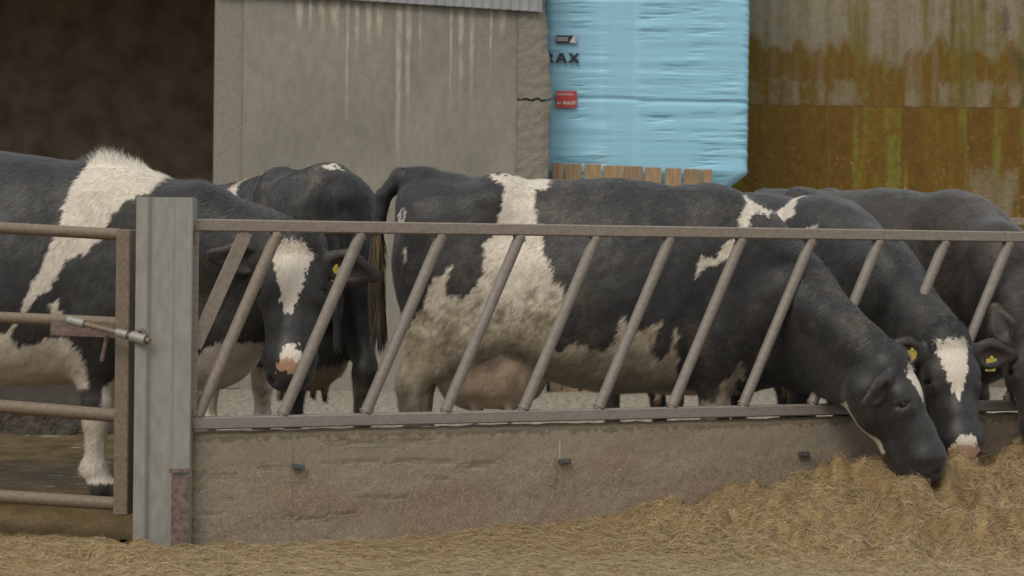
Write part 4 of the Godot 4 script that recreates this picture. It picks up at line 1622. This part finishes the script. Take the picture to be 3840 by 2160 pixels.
func make_cows() -> void:
	var common := {"scale": 1.0, "head": 1.0, "black": Color(0.024, 0.0235, 0.023), "dirt": 0.5, "muck": 0.3, "udder": true, "skin": Color(0.58, 0.42, 0.30), "ragged": 0.85, "blaze": [], "nose": [], "chin": false, "hair": 1.0, "tufts": [], "tags": [], "white": [],
		"ears": [Vector3(0.12, -0.25, -1.0), Vector3(0.12, -0.25, 1.0)],
		"tail": [Vector3(-0.78, 1.34, 0), Vector3(-0.88, 1.30, 0), Vector3(-0.905, 1.15, 0), Vector3(-0.90, 0.95, 0), Vector3(-0.90, 0.75, 0), Vector3(-0.90, 0.58, 0)]}
	var c3: Dictionary = common.duplicate(true)
	c3.merge({"called": "cow", "label": "black and white cow side-on with muddy udder, muzzle down in the silage", "at": Vector3(0.348, 0.12, -8.42), "yaw": deg_to_rad(-5.0),
		"poll": Vector3(1.297, 0.65, 0.509), "dir": Vector3(0.409, -0.9, 0.085), "up": Vector3(0.877, 0.33, 0.275), "head": 0.98, "dirt": 1.12, "ragged": 0.65, "muck": 0.5,
		"white": [[-0.442,1.380,-0.172,1.382,-0.185,1.321,-0.241,1.312,-0.227,1.243,-0.217,1.165,-0.195,1.113,-0.190,1.061,-0.168,1.010,-0.141,0.941,-0.101,0.889,-0.092,0.837,-0.121,0.750,-0.155,0.698,-0.164,0.672,-0.128,0.616,-0.085,0.638,-0.042,0.665,-0.033,0.648,-0.002,0.647,0.072,0.627,0.121,0.657,0.133,0.739,0.153,0.781,0.170,0.740,0.174,0.699,0.220,0.708,0.285,0.746,0.322,0.750,0.294,0.676,0.286,0.626,0.311,0.594,0.352,0.619,0.364,0.660,0.367,0.710,0.375,0.718,0.392,0.694,0.368,0.644,0.385,0.628,0.389,0.579,0.382,0.513,0.388,0.348,-0.154,-0.065,-0.899,-0.082,-0.904,0.337,-0.906,0.512,-0.845,0.618,-0.785,0.706,-0.715,0.794,-0.681,0.882,-0.656,0.930,-0.603,0.961,-0.573,0.996,-0.590,0.961,-0.603,0.900,-0.602,0.852,-0.523,0.840,-0.480,0.893,-0.446,0.946,-0.438,1.024,-0.456,1.067,-0.430,1.094,-0.396,1.163,-0.371,1.251,-0.363,1.320],[0.666,1.304,0.703,1.276,0.752,1.248,0.801,1.224,0.761,1.211,0.728,1.227,0.696,1.206,0.680,1.165,0.640,1.107,0.616,1.042,0.568,1.016,0.536,0.983,0.519,0.999,0.487,0.974,0.463,0.933,0.454,0.949,0.478,1.015,0.482,1.056,0.511,1.024,0.543,1.024,0.583,1.090,0.623,1.124,0.639,1.198,0.671,1.255],[0.577,0.493,0.634,0.544,0.659,0.594,0.680,0.545,0.668,0.503,0.635,0.511,0.644,0.461,0.677,0.428,0.661,0.374,0.545,0.372,0.569,0.468],[0.450,0.032,0.467,0.387,0.495,0.421,0.528,0.409,0.553,0.422,0.575,0.035],[-0.795,1.200,-0.798,1.216,-0.805,1.228,-0.815,1.232,-0.825,1.228,-0.832,1.216,-0.835,1.200,-0.832,1.184,-0.825,1.172,-0.815,1.168,-0.805,1.172,-0.798,1.184,-0.795,1.200,-0.806,1.200,-0.807,1.190,-0.810,1.182,-0.815,1.179,-0.820,1.182,-0.823,1.190,-0.824,1.200,-0.823,1.210,-0.819,1.218,-0.815,1.221,-0.810,1.218,-0.807,1.210,-0.806,1.200],[-0.790,0.990,-0.786,0.994,-0.784,1.000,-0.782,1.007,-0.780,1.014,-0.780,1.022,-0.781,1.029,-0.782,1.036,-0.785,1.042,-0.788,1.048,-0.792,1.052,-0.796,1.054,-0.800,1.055,-0.800,1.044,-0.798,1.043,-0.796,1.042,-0.795,1.039,-0.793,1.035,-0.792,1.031,-0.791,1.026,-0.791,1.021,-0.791,1.016,-0.792,1.011,-0.793,1.006,-0.794,1.002,-0.796,0.999]], "chin": true, "crest": Vector3(0.0, 0.01, -0.15),
		"blaze": [[0.06, 0.005, 0.05], [0.10, -0.01, 0.06], [0.16, -0.01, 0.05], [0.22, 0.02, 0.03]],
		"ears": [Vector3(0.1, -0.7, -0.9), Vector3(0.30, -0.62, 0.90)],
		"tail": [Vector3(-0.74, 1.37, 0), Vector3(-0.85, 1.375, 0), Vector3(-0.925, 1.29, 0.0), Vector3(-0.95, 1.15, 0.0), Vector3(-0.955, 1.0, 0.0), Vector3(-0.945, 0.85, 0.0), Vector3(-0.94, 0.72, 0)],
		"tufts": [[Vector3(-0.72, 1.40, 0), 0.14, 0.035, 0.5], [Vector3(0.1, 0.45, 0.1), 0.35, 0.035, 0.3]]}, true)
	var c1: Dictionary = common.duplicate(true)
	c1.merge({"called": "cow_001", "label": "black cow with broad white shoulder band, facing out behind the steel post", "at": Vector3(-2.257, 0.12, -8.10), "yaw": deg_to_rad(-8.0), "scale": 1.045,
		"poll": Vector3(1.46, 1.107, 0.381), "dir": Vector3(0.04, -0.93, 0.358), "up": Vector3(0.07, 0.36, 0.929), "head": 1.15, "dirt": 0.15, "muck": 0.15, "ragged": 0.5, "front": [[0.36, 0.0], [0.0, 0.0]], "dewlap": [[0.80, 0.70, 0.0, 1.02, 0.66, 0.06, 0.17, 0.14], [1.02, 0.64, 0.06, 1.24, 0.76, 0.18, 0.16, 0.13], [0.78, 0.58, 0.0, 0.98, 0.58, 0.05, 0.14, 0.12]],
		"white": [[0.507,1.438,0.549,1.451,0.619,1.445,0.703,1.405,0.773,1.371,0.874,1.372,0.857,1.325,0.823,1.264,0.775,1.257,0.719,1.224,0.671,1.176,0.647,1.122,0.623,1.062,0.602,1.055,0.561,0.997,0.550,1.021,0.519,0.997,0.484,0.959,0.457,0.898,0.436,0.854,0.394,0.837,0.345,0.768,0.310,0.721,0.269,0.652,0.219,0.631,0.205,0.658,0.275,0.693,0.327,0.768,0.344,0.829,0.379,0.897,0.420,0.999,0.440,1.080,0.464,1.134,0.460,1.202,0.480,1.283,0.515,1.357,0.528,1.397],[0.440,0.804,0.468,0.821,0.479,0.757,0.444,0.756],[-0.024,0.665,0.205,0.654,0.280,0.670,0.311,0.627,0.386,0.643,0.424,0.669,0.506,0.663,0.537,0.624,0.560,0.581,0.568,0.538,0.561,0.452,0.358,0.448,-0.021,0.440],[0.618,0.468,0.648,0.491,0.769,0.493,0.771,0.363,0.619,0.359],[0.575,0.300,0.601,0.301,0.620,0.345,0.771,0.348,0.775,-0.029,0.579,-0.035]] + [[0.40, 0.36, 0.74, 0.36, 0.74, -0.1, 0.40, -0.1], [0.72, 0.50, 0.80, 0.58, 1.02, 0.60, 1.12, 0.66, 1.3, 0.66, 1.3, -0.1, 0.74, -0.1]], "crest": Vector3(0.0, 0.0, 0.0),
		"blaze": [[0.035, -0.02, 0.055], [0.075, -0.075, 0.065], [0.13, -0.06, 0.06], [0.20, -0.045, 0.035], [0.25, -0.03, 0.028], [0.31, -0.008, 0.0]], "nose": [0.41, 0.05, -0.015, 0.72],
		"ears": [Vector3(0.26, 0.0, -1.0), Vector3(-0.02, 0.25, 1.0)], "tags": [[-1, 0.06, 0.0]],
		"tufts": [[Vector3(0.60, 1.44, 0), 0.17, 0.075, 0.75, Vector3(-0.2, 0.4, 0)], [Vector3(0.95, 1.36, 0.1), 0.20, 0.045, 0.3], [Vector3(1.15, 1.25, 0.2), 0.2, 0.045, 0.3]]}, true)
	var c2: Dictionary = common.duplicate(true)
	c2.merge({"called": "cow_002", "label": "dark muddy cow seen from the rear behind the cow facing out", "at": Vector3(-1.24, 0.12, -9.91), "yaw": deg_to_rad(117.0), "skin": Color(0.40, 0.31, 0.21), "scale": 1.055,
		"poll": Vector3(1.30, 1.25, 0.0), "dir": Vector3(0.75, -0.66, 0.0), "up": Vector3(0.66, 0.75, 0.0), "dirt": 0.5, "muck": 0.6, "hair": 0.8,
		"white": [[0.46, 1.6, 0.14, 1.6, 0.12, 1.41, -0.05, 1.34, -0.24, 1.22, -0.02, 1.23, 0.24, 1.32], [-0.88, 1.6, -0.80, 1.6, -0.80, 1.462, -0.88, 1.44], [-0.60, 0.60, -0.40, 0.64, -0.2, 0.55, -0.2, 0.3, -0.60, 0.3], [0.4, 0.75, 0.7, 0.75, 0.7, 0.1, 0.4, 0.1]]}, true)
	var c4: Dictionary = common.duplicate(true)
	c4.merge({"called": "cow_003", "label": "black cow with white forehead blaze and two yellow ear tags, head through barrier", "at": Vector3(1.133, 0.12, -9.42), "yaw": deg_to_rad(-50.3), "scale": 0.99,
		"poll": Vector3(1.465, 0.739, 0.255), "dir": Vector3(0.333, -0.93, 0.147), "up": Vector3(0.811, 0.35, 0.479), "head": 1.06, "black": Color(0.024, 0.023, 0.023), "muck": 0.15,
		"white": [[0.395,1.344,0.453,1.343,0.465,1.303,0.494,1.286,0.512,1.233,0.478,1.225,0.444,1.195,0.374,1.218,0.350,1.249,0.385,1.270,0.407,1.296],[0.603,1.193,0.620,1.180,0.653,1.193,0.648,1.163,0.609,1.163]], "blaze": [[0.045, -0.06, 0.065], [0.08, -0.055, 0.07], [0.14, -0.045, 0.065], [0.22, -0.025, 0.045], [0.28, 0.005, 0.025], [0.31, 0.012, 0.014]], "nose": [0.44, 0.07, 0.015, 1.2], "crest": Vector3(0.02, 0.06, 0.02),
		"ears": [Vector3(0.04, -0.1, -1.0), Vector3(-0.16, -0.02, 1.0)], "tags": [[-1, 0.10, 0.01], [1, 0.07, 0.02]]}, true)
	var c5: Dictionary = common.duplicate(true)
	c5.merge({"called": "cow_004", "label": "plain brownish-black cow without white markings, standing before the mossy wall", "at": Vector3(1.81, 0.12, -9.65), "yaw": deg_to_rad(-54.0), "scale": 1.02,
		"poll": Vector3(1.378, 0.764, 0.434), "dir": Vector3(0.295, -0.93, 0.19), "up": Vector3(0.694, 0.35, 0.628), "black": Color(0.036, 0.028, 0.023), "sheen": Color(0.055, 0.042, 0.033), "muck": 0.25, "crest": Vector3(0.04, 0.10, 0.0),
		"ears": [Vector3(-0.2, -0.2, -1.0), Vector3(-1.0, 0.1, 0.35)]}, true)
	var herd := [c3, c1, c2, c4, c5]
	var jobs: Array[Thread] = []
	for c in herd:
		plan_cow(c)
	for c in herd:
		var t := Thread.new()
		t.start(mesh_cow.bind(c))
		jobs.append(t)
		var h := Thread.new()
		h.start(mesh_head.bind(c))
		jobs.append(h)
	for t in jobs:
		t.wait_to_finish()
	for c in herd:
		var root := build_cow(c)
		if c == c3:
			tail_switch(c3, root, 3, 0.17, 1500)
